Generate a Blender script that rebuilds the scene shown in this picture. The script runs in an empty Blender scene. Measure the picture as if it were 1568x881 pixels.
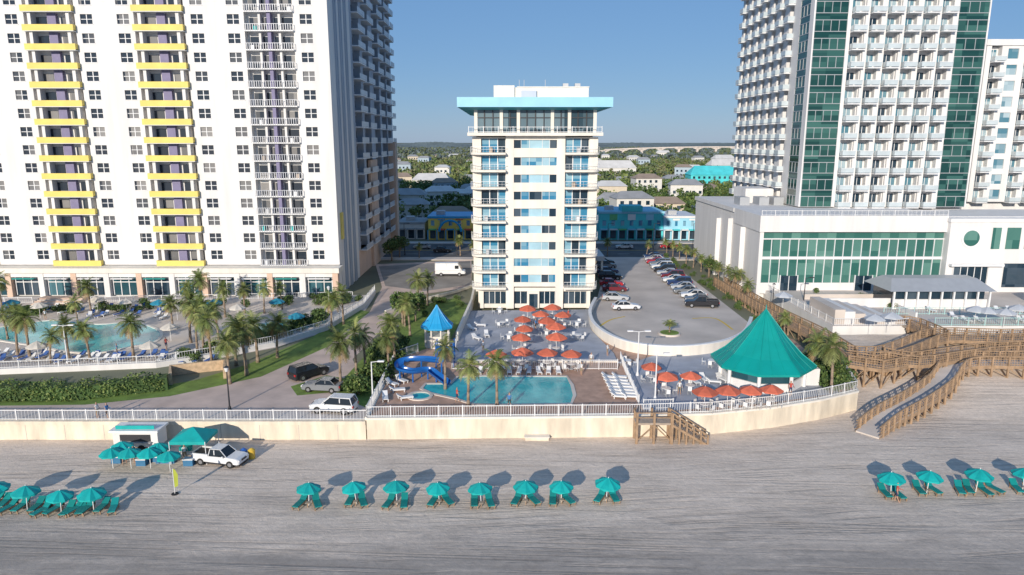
import bpy, math, random
import numpy as np
from mathutils import Matrix, Vector
random.seed(7); rng=np.random.default_rng(5)
sc=bpy.context.scene
H=30.0; TH=math.radians(11.67); F=1080.0
cT,sT=math.cos(TH),math.sin(TH)
ZU=2.0; ZP=2.3; ZT=2.5
# survey helpers: photogrammetric read-off of the site plan onto level planes
def S(px,py,z=ZU):
    u=(px-784)/F; v=(440.5-py)/F
    t=(z-H)/(-sT+v*cT)
    return (u*t,(cT+v*sT)*t)
def ZY(py,Y):
    v=(440.5-py)/F
    return H+Y*(-sT+v*cT)/(cT+v*sT)
def XD(px,Y,z): return (px-784)/F*(Y*cT+(H-z)*sT)
def SP(l,z=ZU): return [S(a,b,z) for a,b in l]

# ------------------------------------------------------------ materials
MC={}
def M(name,col,rough=.7,var=.12,scale=1.0,bump=0.0,bscale=8,metal=0,stretch=(1,1,1),rnd=0.0,spec=.5):
    if name in MC: return MC[name]
    m=bpy.data.materials.new(name); m.use_nodes=True; nt=m.node_tree; N=nt.nodes; L=nt.links
    p=N['Principled BSDF']; p.inputs['Roughness'].default_value=rough; p.inputs['Metallic'].default_value=metal
    p.inputs['Specular IOR Level'].default_value=spec
    tc=N.new('ShaderNodeTexCoord'); mp=N.new('ShaderNodeMapping'); mp.inputs['Scale'].default_value=stretch
    L.new(tc.outputs['Object'],mp.inputs['Vector'])
    n=N.new('ShaderNodeTexNoise'); n.inputs['Scale'].default_value=scale; n.inputs['Detail'].default_value=5
    L.new(mp.outputs[0],n.inputs['Vector'])
    r=N.new('ShaderNodeMapRange'); r.inputs[1].default_value=.3; r.inputs[2].default_value=.7
    r.inputs[3].default_value=1-var; r.inputs[4].default_value=1+var
    L.new(n.outputs['Fac'],r.inputs[0])
    last=r.outputs[0]
    if rnd:
        oi=N.new('ShaderNodeObjectInfo'); r2=N.new('ShaderNodeMapRange'); r2.inputs[3].default_value=1-rnd; r2.inputs[4].default_value=1+rnd
        L.new(oi.outputs['Random'],r2.inputs[0]); mu=N.new('ShaderNodeMath'); mu.operation='MULTIPLY'
        L.new(last,mu.inputs[0]); L.new(r2.outputs[0],mu.inputs[1]); last=mu.outputs[0]
    vm=N.new('ShaderNodeVectorMath'); vm.operation='SCALE'; vm.inputs[0].default_value=col
    L.new(last,vm.inputs['Scale']); L.new(vm.outputs[0],p.inputs['Base Color'])
    if bump:
        n2=N.new('ShaderNodeTexNoise'); n2.inputs['Scale'].default_value=bscale; n2.inputs['Detail'].default_value=4
        L.new(mp.outputs[0],n2.inputs['Vector'])
        b=N.new('ShaderNodeBump'); b.inputs['Strength'].default_value=bump; b.inputs['Distance'].default_value=.1
        L.new(n2.outputs['Fac'],b.inputs['Height']); L.new(b.outputs[0],p.inputs['Normal'])
    MC[name]=m; return m
def GLASS(name,c1,c2,cell=(2.2,2.2,3.2),rough=.08,thr=.6):
    if name in MC: return MC[name]
    m=bpy.data.materials.new(name); m.use_nodes=True; nt=m.node_tree; N=nt.nodes; L=nt.links
    p=N['Principled BSDF']; p.inputs['Roughness'].default_value=rough
    tc=N.new('ShaderNodeTexCoord'); dv=N.new('ShaderNodeVectorMath'); dv.operation='DIVIDE'; dv.inputs[1].default_value=cell
    fl=N.new('ShaderNodeVectorMath'); fl.operation='FLOOR'; wn=N.new('ShaderNodeTexWhiteNoise')
    L.new(tc.outputs['Object'],dv.inputs[0]); L.new(dv.outputs[0],fl.inputs[0]); L.new(fl.outputs[0],wn.inputs['Vector'])
    r=N.new('ShaderNodeMapRange'); r.inputs[1].default_value=thr; r.inputs[2].default_value=1.0
    L.new(wn.outputs['Value'],r.inputs[0])
    mx=N.new('ShaderNodeMix'); mx.data_type='RGBA'; mx.inputs[6].default_value=(*c1,1); mx.inputs[7].default_value=(*c2,1)
    L.new(r.outputs[0],mx.inputs[0]); L.new(mx.outputs[2],p.inputs['Base Color'])
    MC[name]=m; return m
def WATER(name,c1,c2,scale=1.2):
    m=bpy.data.materials.new(name); m.use_nodes=True; nt=m.node_tree; N=nt.nodes; L=nt.links
    p=N['Principled BSDF']; p.inputs['Roughness'].default_value=.08; p.inputs['Specular IOR Level'].default_value=.35
    tc=N.new('ShaderNodeTexCoord')
    v=N.new('ShaderNodeTexVoronoi'); v.feature='SMOOTH_F1'; v.inputs['Scale'].default_value=scale
    n=N.new('ShaderNodeTexNoise'); n.inputs['Scale'].default_value=.35; n.inputs['Detail'].default_value=3
    L.new(tc.outputs['Object'],v.inputs['Vector']); L.new(tc.outputs['Object'],n.inputs['Vector'])
    ad=N.new('ShaderNodeMath'); ad.operation='MULTIPLY_ADD'; ad.inputs[1].default_value=.35
    L.new(v.outputs['Distance'],ad.inputs[0]); L.new(n.outputs['Fac'],ad.inputs[2])
    r=N.new('ShaderNodeMapRange'); r.inputs[1].default_value=.35; r.inputs[2].default_value=.9; L.new(ad.outputs[0],r.inputs[0])
    mx=N.new('ShaderNodeMix'); mx.data_type='RGBA'; mx.inputs[6].default_value=(*c1,1); mx.inputs[7].default_value=(*c2,1)
    L.new(r.outputs[0],mx.inputs[0]); L.new(mx.outputs[2],p.inputs['Base Color'])
    n2=N.new('ShaderNodeTexNoise'); n2.inputs['Scale'].default_value=3; L.new(tc.outputs['Object'],n2.inputs['Vector'])
    b=N.new('ShaderNodeBump'); b.inputs['Strength'].default_value=.3; b.inputs['Distance'].default_value=.08
    L.new(n2.outputs['Fac'],b.inputs['Height']); L.new(b.outputs[0],p.inputs['Normal'])
    return m

# ------------------------------------------------------------ mesh builder
class B:
    def __init__(s,name): s.name=name; s.parts={}; s.cur='body'; s.T=Matrix()
    def part(s,n): s.cur=n; return s
    def add(s,vs,fs,mat,smooth=False):
        d=s.parts.setdefault(s.cur,dict(v=[],f=[],m=[],mats=[],s=[]))
        if mat not in d['mats']: d['mats'].append(mat)
        i=d['mats'].index(mat); o=len(d['v']); T=s.T
        for v in vs:
            w=T@Vector(v); d['v'].append((w.x,w.y,w.z))
        for f in fs:
            d['f'].append([a+o for a in f]); d['m'].append(i); d['s'].append(smooth)
    def box(s,x0,x1,y0,y1,z0,z1,mat):
        s.add([(x0,y0,z0),(x1,y0,z0),(x1,y1,z0),(x0,y1,z0),(x0,y0,z1),(x1,y0,z1),(x1,y1,z1),(x0,y1,z1)],
              [(0,3,2,1),(4,5,6,7),(0,1,5,4),(1,2,6,5),(2,3,7,6),(3,0,4,7)],mat)
    def cyl(s,cx,cy,z0,z1,r0,r1=None,n=12,mat=None,cap=True,rot=0,smooth=True):
        r1=r0 if r1 is None else r1
        vs=[];
        for z,r in((z0,r0),(z1,r1)):
            for i in range(n):
                a=rot+2*math.pi*i/n; vs.append((cx+r*math.cos(a),cy+r*math.sin(a),z))
        s.add(vs,[(i,(i+1)%n,n+(i+1)%n,n+i) for i in range(n)],mat,smooth and n>6)
        if cap: s.add(vs,[tuple(range(n,2*n)),tuple(reversed(range(n)))],mat)
    def tube(s,p,q,r,mat,n=6,r1=None):
        p=Vector(p);q=Vector(q); d=q-p
        if d.length<1e-6:return
        r1=r if r1 is None else r1
        a=d.normalized(); u=a.orthogonal().normalized(); w=a.cross(u); vs=[]
        for c,rr in((p,r),(q,r1)):
            for i in range(n):
                t=2*math.pi*i/n; x=c+u*rr*math.cos(t)+w*rr*math.sin(t); vs.append(tuple(x))
        s.add(vs,[(i,(i+1)%n,n+(i+1)%n,n+i) for i in range(n)]+[tuple(reversed(range(n))),tuple(range(n,2*n))],mat,n>6)
    def prism(s,pts,z0,z1,mat,side=None):
        a=sum(pts[i][0]*pts[(i+1)%len(pts)][1]-pts[(i+1)%len(pts)][0]*pts[i][1] for i in range(len(pts)))
        if a<0: pts=pts[::-1]
        n=len(pts); vs=[(x,y,z0) for x,y in pts]+[(x,y,z1) for x,y in pts]
        s.add(vs,[tuple(range(n,2*n))],mat)
        s.add(vs,[(i,(i+1)%n,n+(i+1)%n,n+i) for i in range(n)],side or mat)
    def wall(s,path,th,z0,z1,mat,closed=False):
        n=len(path); P=[Vector((p[0],p[1])) for p in path]; vs=[]
        for i in range(n):
            if closed: a,c=P[i-1],P[(i+1)%n]
            else: a,c=P[max(i-1,0)],P[min(i+1,n-1)]
            d=(c-a).normalized(); nr=Vector((-d.y,d.x))*th/2
            for o in(1,-1):
                q=P[i]+nr*o
                vs+= [(q.x,q.y,z0),(q.x,q.y,z1)]
        fs=[]
        for i in range(n if closed else n-1):
            a=4*i; b=4*((i+1)%n)
            fs+=[(a,b,b+1,a+1),(a+2,a+3,b+3,b+2),(a+1,b+1,b+3,a+3),(a,a+2,b+2,b)]
        if not closed: fs+=[(0,1,3,2),(4*n-4,4*n-2,4*n-1,4*n-3)]
        s.add(vs,fs,mat)
    def fence(s,path,z,h,mat,step=.28,closed=False,posts=2.4):
        s.wall(path,.07,z+h-.07,z+h,mat,closed); s.wall(path,.05,z+.1,z+.16,mat,closed)
        P=list(path)+([path[0]] if closed else [])
        for a,c in zip(P[:-1],P[1:]):
            L=math.dist(a,c); k=max(1,int(L/step))
            for i in range(k):
                t=i/k; x=a[0]+(c[0]-a[0])*t; y=a[1]+(c[1]-a[1])*t
                s.cyl(x,y,z,z+h-.03,.02,n=4,mat=mat,cap=False)
            k=max(1,round(L/posts))
            for i in range(k+1):
                t=i/k; x=a[0]+(c[0]-a[0])*t; y=a[1]+(c[1]-a[1])*t
                s.cyl(x,y,z,z+h+.08,.065,n=4,mat=mat,rot=.785)
    def leaves(s,cents,size,mats):
        for c in cents:
            a=Vector(rng.normal(size=3)).normalized(); b2=a.cross(Vector(rng.normal(size=3))).normalized()
            k=size*random.uniform(.6,1.3); a=a*k; b2=b2*k*.7; c=Vector(c)
            s.add([tuple(c-a),tuple(c+b2),tuple(c+a),tuple(c-b2)],[(0,1,2,3)],random.choice(mats))
    def _mesh(s,d,nm,off=(0,0,0)):
        me=bpy.data.meshes.new(nm)
        me.from_pydata([(v[0]-off[0],v[1]-off[1],v[2]-off[2]) for v in d['v']],[],d['f'])
        for m in d['mats']: me.materials.append(m)
        me.polygons.foreach_set('material_index',d['m']); me.polygons.foreach_set('use_smooth',d['s']); me.update()
        return me
    def joined(s):
        D=dict(v=[],f=[],m=[],mats=[],s=[])
        for d in s.parts.values():
            o=len(D['v']); mp=[]
            for m in d['mats']:
                if m not in D['mats']: D['mats'].append(m)
                mp.append(D['mats'].index(m))
            D['v']+=d['v']; D['f']+=[[a+o for a in f] for f in d['f']]; D['m']+=[mp[i] for i in d['m']]; D['s']+=d['s']
        return D
    def mesh(s): return s._mesh(s.joined(),s.name)
    def finish(s,center=True):
        allv=[v for d in s.parts.values() for v in d['v']]
        if not allv: return None
        A=np.array(allv); lo=A.min(0); hi=A.max(0)
        off=((lo[0]+hi[0])/2,(lo[1]+hi[1])/2,lo[2]) if center else (0,0,0)
        if len(s.parts)==1:
            d=list(s.parts.values())[0]
            o=bpy.data.objects.new(s.name,s._mesh(d,s.name,off)); sc.collection.objects.link(o); o.location=off; return o
        e=bpy.data.objects.new(s.name,None); sc.collection.objects.link(e); e.location=off
        for k,d in s.parts.items():
            o=bpy.data.objects.new(k,s._mesh(d,k,off)); sc.collection.objects.link(o); o.parent=e
        return e
def inst(me,name,x,y,z,rot=0,sc_=1.0):
    o=bpy.data.objects.new(name,me); sc.collection.objects.link(o)
    o.location=(x,y,z); o.rotation_euler=(0,0,rot)
    o.scale=(sc_,)*3 if not isinstance(sc_,tuple) else sc_
    return o
def sheet(name,pts,z,mat):
    b=B(name); n=len(pts)
    a=sum(pts[i][0]*pts[(i+1)%n][1]-pts[(i+1)%n][0]*pts[i][1] for i in range(n))
    if a<0: pts=pts[::-1]
    b.add([(x,y,z) for x,y in pts],[tuple(range(n))],mat); return b.finish(False)

ST=(1,1,.1)
white=M('white_stucco',(.71,.69,.67),.75,.07,.7,stretch=ST)
white2=M('white_trim_paint',(.74,.735,.73),.5,.05,1)
cream=M('cream_stucco',(.75,.7,.62),.8,.08,.9,stretch=ST)
creamw=M('seawall_plaster',(.7,.61,.48),.85,.2,.9,.2,6,stretch=(1,1,.25))
peach=M('peach_stucco',(.64,.46,.35),.8,.08,.5)
greyw=M('grey_stucco',(.5,.54,.6),.8,.05,.4)
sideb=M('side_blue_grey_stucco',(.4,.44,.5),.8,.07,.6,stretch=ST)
yellow=M('yellow_panel',(.74,.58,.14),.6,.08,.5)
purple=M('muted_purple_stucco',(.21,.19,.31),.7,.08,1)
conc=M('concrete',(.49,.44,.39),.85,.15,.25,.1,5)
concl=M('light_concrete',(.6,.53,.47),.85,.16,.18,.1,5)
asph=M('asphalt',(.1,.1,.1),.9,.25,.2,.1,9)
parkm=M('parking_concrete',(.56,.49,.43),.9,.18,.15,.1,4)
line=M('road_paint',(.7,.7,.68),.7,.1,2)
yline=M('yellow_paint',(.65,.45,.06),.7,.1,2)
paver=M('brick_pavers',(.58,.45,.38),.85,.16,.4,.2,8)
brickd=M('pool_deck_pavers',(.47,.3,.22),.8,.2,.9,.1,8)
bluedk=M('blue_grey_deck',(.36,.38,.43),.7,.16,.5,.05,5)
grass=M('lawn_grass',(.16,.24,.045),.9,.3,.8,.4,12)
wood=M('weathered_wood',(.33,.22,.135),.85,.25,2,.2,10)
woodd=M('walkway_boards',(.4,.32,.25),.85,.2,2,.2,10)
teal=M('teal_canvas',(.0,.36,.34),.7,.1,2,rnd=.08)
tealr=M('teal_metal_roof',(.0,.28,.25),.45,.1,.5)
redc=M('red_orange_canvas',(.6,.14,.075),.75,.12,2,rnd=.15)
bluer=M('blue_metal_roof',(.02,.33,.62),.45,.06,.5)
bluef=M('light_blue_fascia',(.3,.6,.76),.5,.06,.5)
tealu=M('teal_soffit',(.05,.34,.42),.6,.06,.5)
dark=M('dark_metal',(.03,.03,.035),.5,.1,1)
steel=M('grey_metal',(.45,.46,.47),.45,.05,1,metal=.3)
trunkm=M('palm_trunk',(.28,.21,.15),.9,.25,4,.4,9)
frondA=M('palm_frond',(.13,.17,.045),.6,.3,1.5,rnd=.25)
frondB=M('palm_frond_light',(.24,.26,.08),.6,.3,1.5,rnd=.2)
frondC=M('dry_frond',(.33,.23,.11),.8,.2,2)
lf1=M('leaf_dark',(.045,.09,.02),.7,.35,.4)
lf2=M('leaf_mid',(.095,.15,.035),.7,.3,.4)
lf3=M('leaf_light',(.18,.22,.06),.7,.3,.4)
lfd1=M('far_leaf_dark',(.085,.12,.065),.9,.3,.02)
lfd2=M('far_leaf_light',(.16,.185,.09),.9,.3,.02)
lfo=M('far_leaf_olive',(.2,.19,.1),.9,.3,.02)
hz1=M('haze_tinted_woods',(.13,.165,.17),1,.2,.01)  # aerial haze put into the base colour of the far trees
gwin=GLASS('window_glass',(.03,.04,.055),(.28,.27,.26),(2.1,2.1,3.2),thr=.5)
ggreen=GLASS('green_curtain_glass',(.01,.05,.045),(.05,.14,.12),(3.2,6,1.65),.06,.3)
gpod=GLASS('podium_green_glass',(.035,.13,.11),(.12,.26,.22),(1.6,6,2.2),.08,.2)
gblue=GLASS('blue_glass',(.04,.2,.34),(.28,.46,.54),(1.5,6,2.76),.08,.3)
gpaleb=GLASS('pale_door_glass',(.08,.2,.26),(.4,.5,.54),(1.3,6,3.3),.08,.2)
gdark=GLASS('dark_glass',(.015,.035,.055),(.07,.1,.13),(1.7,3,3),.06,.4)
gshop=GLASS('shopfront_glass',(.02,.07,.09),(.1,.22,.26),(2,3,3),.06,.4)
gpale=M('pale_blue_panel',(.34,.52,.6),.25,.15,.3)
grail=M('glass_railing',(.5,.56,.58),.15,.1,.5)
railg=M('grey_railing',(.52,.53,.56),.4,.1,.5)
poolw=WATER('pool_water',(.0,.3,.35),(.07,.54,.55))
tyre=M('tyre_rubber',(.02,.02,.02),.9,.1,3)
hub=M('wheel_hub',(.4,.4,.42),.35,.1,3,metal=.7)
carg=M('car_glass',(.02,.025,.03),.05,.1,1)
headl=M('headlamp',(.7,.7,.7),.15,.1,1); taill=M('tail_lamp',(.4,.02,.02),.3,.1,1)

# ------------------------------------------------------------ beach
def sand_mat():
    m=bpy.data.materials.new('beach_sand'); m.use_nodes=True; nt=m.node_tree; N=nt.nodes; L=nt.links
    p=N['Principled BSDF']; tc=N.new('ShaderNodeTexCoord')
    def noise(sx,sy,sz,detail=5,rough=.55,dist=0,rot=0):
        mp=N.new('ShaderNodeMapping')
        r0=N.new('ShaderNodeMapping'); r0.inputs['Rotation'].default_value=(0,0,math.radians(rot)); L.new(tc.outputs['Object'],r0.inputs['Vector'])
        mp.inputs['Scale'].default_value=(sx,sy,sz); L.new(r0.outputs[0],mp.inputs['Vector'])
        n=N.new('ShaderNodeTexNoise'); n.inputs['Scale'].default_value=1; n.inputs['Detail'].default_value=detail
        n.inputs['Roughness'].default_value=rough; n.inputs['Distortion'].default_value=dist
        L.new(mp.outputs[0],n.inputs['Vector']); return n.outputs['Fac']
    def rng_(v,a,b,c,d):
        r=N.new('ShaderNodeMapRange'); r.inputs[1].default_value=a; r.inputs[2].default_value=b; r.inputs[3].default_value=c; r.inputs[4].default_value=d
        L.new(v,r.inputs[0]); return r.outputs[0]
    def math_(op,a,b):
        k=N.new('ShaderNodeMath'); k.operation=op
        for i,q in enumerate((a,b)):
            if isinstance(q,(int,float)): k.inputs[i].default_value=q
            else: L.new(q,k.inputs[i])
        return k.outputs[0]
    sp=N.new('ShaderNodeSeparateXYZ'); L.new(tc.outputs['Object'],sp.inputs[0])
    big=noise(.03,.14,1,4,.6,.4); streak=noise(.05,2.2,1,5,.6,.3); tracks=noise(.035,4.2,1,2,.4,.7,3); tracks2=noise(.03,3.8,1,2,.4,.9,-6); fine=noise(2.6,2.6,2.6,6,.75); mask=noise(.05,.2,1,3); mask2=noise(.06,.16,1,3,.5,0,40)
    foot=noise(1.3,1.7,1,4,.85,.5); patch=noise(.13,.35,1,5,.65,.8); wetp=noise(.5,.9,1,5,.7,1.5)
    y=math_('ADD',sp.outputs['Y'],rng_(big,.3,.7,-5,5))
    y=math_('ADD',y,rng_(streak,.3,.7,-1.2,1.2))
    y=math_('ADD',y,rng_(wetp,.3,.7,-1.6,1.6))
    wet=rng_(y,54.5,46.0,0,1)
    mx=N.new('ShaderNodeMix'); mx.data_type='RGBA'; L.new(wet,mx.inputs[0])
    mx.inputs[6].default_value=(.72,.60,.49,1); mx.inputs[7].default_value=(.40,.345,.295,1)
    s1=rng_(streak,.3,.7,.93,1.06)
    tr=math_('MULTIPLY',rng_(tracks,.57,.62,0,.2),rng_(mask,.44,.54,0,1))
    tr2=math_('MULTIPLY',rng_(tracks2,.57,.62,0,.2),rng_(mask2,.46,.56,0,1))
    s2=math_('SUBTRACT',math_('MULTIPLY',s1,rng_(fine,.25,.75,.86,1.12)),math_('ADD',tr,tr2))
    s2=math_('MULTIPLY',s2,rng_(patch,.3,.7,.82,1.13))
    s2=math_('MULTIPLY',s2,rng_(foot,.35,.65,.93,1.06))
    vm=N.new('ShaderNodeVectorMath'); vm.operation='SCALE'; L.new(mx.outputs[2],vm.inputs[0]); L.new(s2,vm.inputs['Scale'])
    L.new(vm.outputs[0],p.inputs['Base Color']); L.new(rng_(wet,0,1,.95,.75),p.inputs['Roughness'])
    dry=rng_(wet,0,1,1,.35)
    h=math_('ADD',math_('MULTIPLY',math_('ADD',tr,tr2),-2.5),math_('MULTIPLY',math_('MULTIPLY',foot,dry),1.3))
    h=math_('ADD',h,math_('MULTIPLY',fine,.3))
    b=N.new('ShaderNodeBump'); b.inputs['Strength'].default_value=.6; b.inputs['Distance'].default_value=.1
    L.new(h,b.inputs['Height']); L.new(b.outputs[0],p.inputs['Normal'])
    return m
sand=sand_mat()
def hb(x,y):
    d=max(0,min(1,(x-34)/14))*max(0,min(1,(y-70)/22))
    return 2.6*d*d*(3-2*d) + .05*math.sin(x*.7+y)*math.sin(y*.9-x*.2)*(.2+d*2)
b=B('beach'); xs=[-700,-200]+[i*1.5 for i in range(-80,81)]+[200,700]; ys=[-60,0,30]+[40+i for i in range(0,60)]
vs=[(x,y,hb(x,y)-(1.2 if y<31 else 0)*min(1,(31-y)/60) ) for y in ys for x in xs]; n=len(xs)
b.add(vs,[(j*n+i,j*n+i+1,(j+1)*n+i+1,(j+1)*n+i) for j in range(len(ys)-1) for i in range(n-1)],sand,True)
b.finish(False)
# upland sheet to the horizon
upm=M('town_ground',(.17,.17,.11),.95,.4,.03)
frontw=SP([(563,672),(963,668),(1085,664),(1180,654),(1250,642),(1308,628)],0)
fw=list(frontw)
XL=fw[0][0]; YL=fw[0][1]
up=[(-700,YL+.2),(XL,YL+.2)]+[(x,y+.2) for x,y in fw[1:]]+[(40.5,93),(700,93),(20000,20000),(-20000,20000)]
sheet('ground',up,ZU-.02,upm)

# seawall left
b=B('seawall'); b.part('wall').wall([(-700,YL),(XL-.1,YL)],.5,-1,ZU-.35,creamw); b.part('cap').wall([(-700,YL),(XL-.1,YL)],.7,ZU-.35,ZU+.03,creamw)
for i in range(40): b.part('joints').box(XL-3-i*4,XL-2.94-i*4,YL-.262,YL-.251,0,ZU-.35,conc)
b.finish()
b=B('boardwalk_railing'); b.fence([(-130,YL+.1),(XL,YL+.1)],ZU,1.1,white2,.34); b.finish()
sheet('boardwalk',[(-700,YL+.35),(XL,YL+.35),S(560,630),S(-700,630)],ZU+.004,concl)
# pool retaining wall
b=B('retaining_wall'); b.part('wall').wall(fw+[(41.2,84),(41,93)],.45,-1,ZP-.15,creamw); b.part('coping').wall(fw+[(41.2,84),(41,93)],.6,ZP-.15,ZP+.06,cream)
b.wall([fw[0],S(606,552,ZP)],.4,ZU-1,ZP+.05,cream)
b.finish()
b=B('white_railing'); b.fence(fw+[(41,84)],ZP+.06,1.15,white2,.25); b.finish()
b=B('white_railing'); b.fence([fw[0],S(606,552,ZP),S(640,540,ZP)],ZP+.06,1.2,white2,.25); b.finish()
# pool deck slab
dk=[(x,y+.1) for x,y in fw]+[S(1262,560,ZP),S(1215,520,ZP),S(1140,500,ZP),S(905,500,ZP),S(690,520,ZP),S(606,552,ZP)]
b=B('pool_deck'); b.prism(dk,1.2,ZP,brickd,cream); b.finish()
sheet('deck_surface',SP([(955,560),(1000,545),(1100,538),(1200,540),(1250,565),(1285,602),(1180,617),(1030,629),(985,628)],ZP),ZP+.008,bluedk)
b=B('terrace'); b.prism(SP([(692,553),(700,520),(719,476),(903,474),(905,505),(940,541),(945,553)],ZT),1.5,ZT,bluedk,cream); b.finish()
pl=[(700,578),(740,576),(868,577),(876,590),(880,606),(875,619),(790,621),(725,620),(696,611),(660,603),(645,596),(652,588),(690,588)]
P=SP(pl,ZP)
sheet('pool_water',P,ZP+.012,poolw)
b=B('pool_coping'); b.wall(P,.4,ZP,ZP+.09,concl,True); b.finish()
c=S(643,607,ZP); ring=[(c[0]+1.3*math.cos(a*math.pi/8),c[1]+1.3*math.sin(a*math.pi/8)) for a in range(16)]
sheet('wading_pool_water',ring,ZP+.012,poolw); b=B('wading_pool_coping'); b.wall(ring,.35,ZP,ZP+.12,concl,True); b.finish()
b=B('white_railing'); b.fence(SP([(692,566),(945,566)],ZP),ZP,1.25,white2,.25); b.fence(SP([(950,552),(978,620)],ZP),ZP,1.1,white2,.25); b.fence(SP([(692,566),(700,520)],ZP),ZP,1.2,white2,.25); b.finish()
b=B('white_railing'); b.fence(SP([(985,627),(1030,626)],ZP),ZP,1.1,white2,.25);b.finish()
b=B('terrace_wall'); b.wall(SP([(700,522),(722,470),(726,450)],ZT),.35,1.5,ZT+1.3,cream); b.finish()
# parking + round wall
pk=[(919,400),(1000,392),(1050,420),(1105,462),(1150,497),(1138,520),(1100,536),(1030,543),(960,535),(915,512),(903,488),(912,466),(919,440)]
PK=SP(pk,ZT)
b=B('parking_lot'); b.prism(PK,1.5,ZT+.006,parkm,cream); b.finish()
def smooth_path(p,n=6):
    out=[]
    for i in range(len(p)-1):
        p0=p[max(i-1,0)];p1=p[i];p2=p[i+1];p3=p[min(i+2,len(p)-1)]
        for k in range(n):
            t=k/n
            out.append(tuple(.5*((2*p1[j])+(-p0[j]+p2[j])*t+(2*p0[j]-5*p1[j]+4*p2[j]-p3[j])*t*t+(-p0[j]+3*p1[j]-3*p2[j]+p3[j])*t**3) for j in range(len(p1))))
    out.append(tuple(p[-1])); return out
rw=smooth_path(SP([(912,466),(903,488),(915,512),(960,535),(1030,543),(1100,536),(1138,520),(1150,497)],ZT))
b=B('curved_parapet_wall'); b.part('wall').wall(rw,.35,1.5,ZT+1.1,cream); b.part('coping').wall(rw,.5,ZT+1.1,ZT+1.25,white2); b.finish()
p0=S(1073,470,ZT); p1=S(998,396,ZT)
b=B('parking_markings')
ye=smooth_path(SP([(918,500),(935,490),(957,485)],ZT)); b.wall(ye,.35,ZT+.01,ZT+.012,yline)
ye=smooth_path(SP([(1060,488),(1095,488),(1122,505)],ZT)); b.wall(ye,.35,ZT+.01,ZT+.012,yline)
for i in range(15):
    t=(i+.5)/14; x=p0[0]+(p1[0]-p0[0])*t; y=p0[1]+(p1[1]-p0[1])*t; b.box(x-2.8,x+2.6,y-.06,y+.06,ZT+.01,ZT+.013,line)
b.finish()
c=S(1025,512,ZT)
b=B('planter_island'); b.cyl(c[0],c[1],ZT,ZT+.25,1.6,n=20,mat=concl); b.cyl(c[0],c[1],ZT+.25,ZT+.3,1.35,n=20,mat=grass); b.finish()

# ------------------------------------------------------------ left grounds
sheet('resort_deck_left',SP([(-300,455),(575,452),(560,475),(500,508),(420,533),(330,550),(240,562),(-300,580)]),ZU+.004,concl)
sheet('lawn',SP([(-300,575),(255,590),(300,582),(380,558),(480,515),(548,474),(566,478),(500,532),(400,577),(260,607),(130,620),(-300,625)]),ZU+.006,grass)
sheet('driveway',SP([(-300,624),(130,620),(260,607),(400,577),(500,532),(566,478),(585,440),(575,405),(722,398),(722,440),(640,452),(600,490),(540,550),(560,600),(560,630),(-300,630)]),ZU+.002,paver)
sheet('lawn',SP([(505,603),(545,560),(600,500),(640,468),(700,456),(716,468),(690,520),(606,552),(585,590),(562,625),(530,612)]),ZU+.008,grass)
sheet('lawn',SP([(445,592),(500,575),(540,582),(520,600),(455,606)]),ZU+.01,grass)
sheet('service_yard',SP([(590,438),(580,408),(720,400),(722,436),(650,446)]),ZU+.012,M('worn_asphalt',(.27,.25,.23),.9,.25,.2,.1,6))
LP=smooth_path([(-60,508),(20,499),(80,491),(150,497),(205,494),(246,508),(238,524),(200,532),(150,541),(100,539),(60,531),(0,522),(-60,508)],4)[:-1]
LPw=SP(LP,ZU); sheet('pool_water',LPw,ZU+.016,poolw); b=B('pool_coping'); b.wall(LPw,.45,ZU,ZU+.1,cream,True); b.finish()
sp_=smooth_path([(385,498),(440,490),(495,488),(500,496),(450,508),(400,516),(380,508),(385,498)],3)[:-1]
spw=SP(sp_,ZU); sheet('lazy_river_water',spw,ZU+.016,poolw); b=B('pool_coping'); b.wall(spw,.4,ZU,ZU+.1,cream,True); b.finish()
fl=SP([(-120,578),(0,573),(240,563),(330,549),(420,531),(500,506),(556,472),(574,450)])
b=B('resort_wall'); b.part('wall').wall(fl,.35,ZU-.1,ZU+.7,white); b.part('railing').fence(fl,ZU+.7,.9,white2,.3); b.finish()
b=B('sandstone_wall'); b.wall(SP([(262,590),(262,575),(345,566),(345,580)]),.4,ZU,ZU+1.3,M('sandstone',(.54,.39,.25),.9,.25,2,.3,6)); b.finish()
b=B('low_wall'); b.wall(SP([(590,480),(640,463),(700,448),(722,440)]),.3,ZU,ZU+.5,cream); b.finish()
b=B('terrace_steps'); x,y=S(80,470,ZU)
for i in range(6): b.box(x-4,x+4,y+i*.45,y+4.5,ZU+i*.16,ZU+(i+1)*.16,peach if i%2 else concl)
b.finish()
b=B('terrace_balustrade'); b.fence(SP([(140,463),(540,455)],ZU),ZU+.02,1.0,white2,.34); b.fence(SP([(-100,466),(50,464)],ZU),ZU+.02,1.0,white2,.34); b.finish()

# ------------------------------------------------------------ road
b=B('road'); 
b.add([(-600,172,ZU+.006),(600,172,ZU+.006),(600,196,ZU+.006),(-600,196,ZU+.006)],[(0,1,2,3)],asph)
for y in(183.6,184.2): b.box(-600,600,y,y+.15,ZU+.008,ZU+.012,yline)
for i in range(-60,60):
    for y in(178,190): b.box(i*9,i*9+3,y,y+.15,ZU+.008,ZU+.012,line)
b.finish()
for y0,y1 in((168,172),(196,200)):
    b=B('sidewalk'); b.box(-600,600,y0,y1,ZU-.1,ZU+.14,concl); b.finish()

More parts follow.
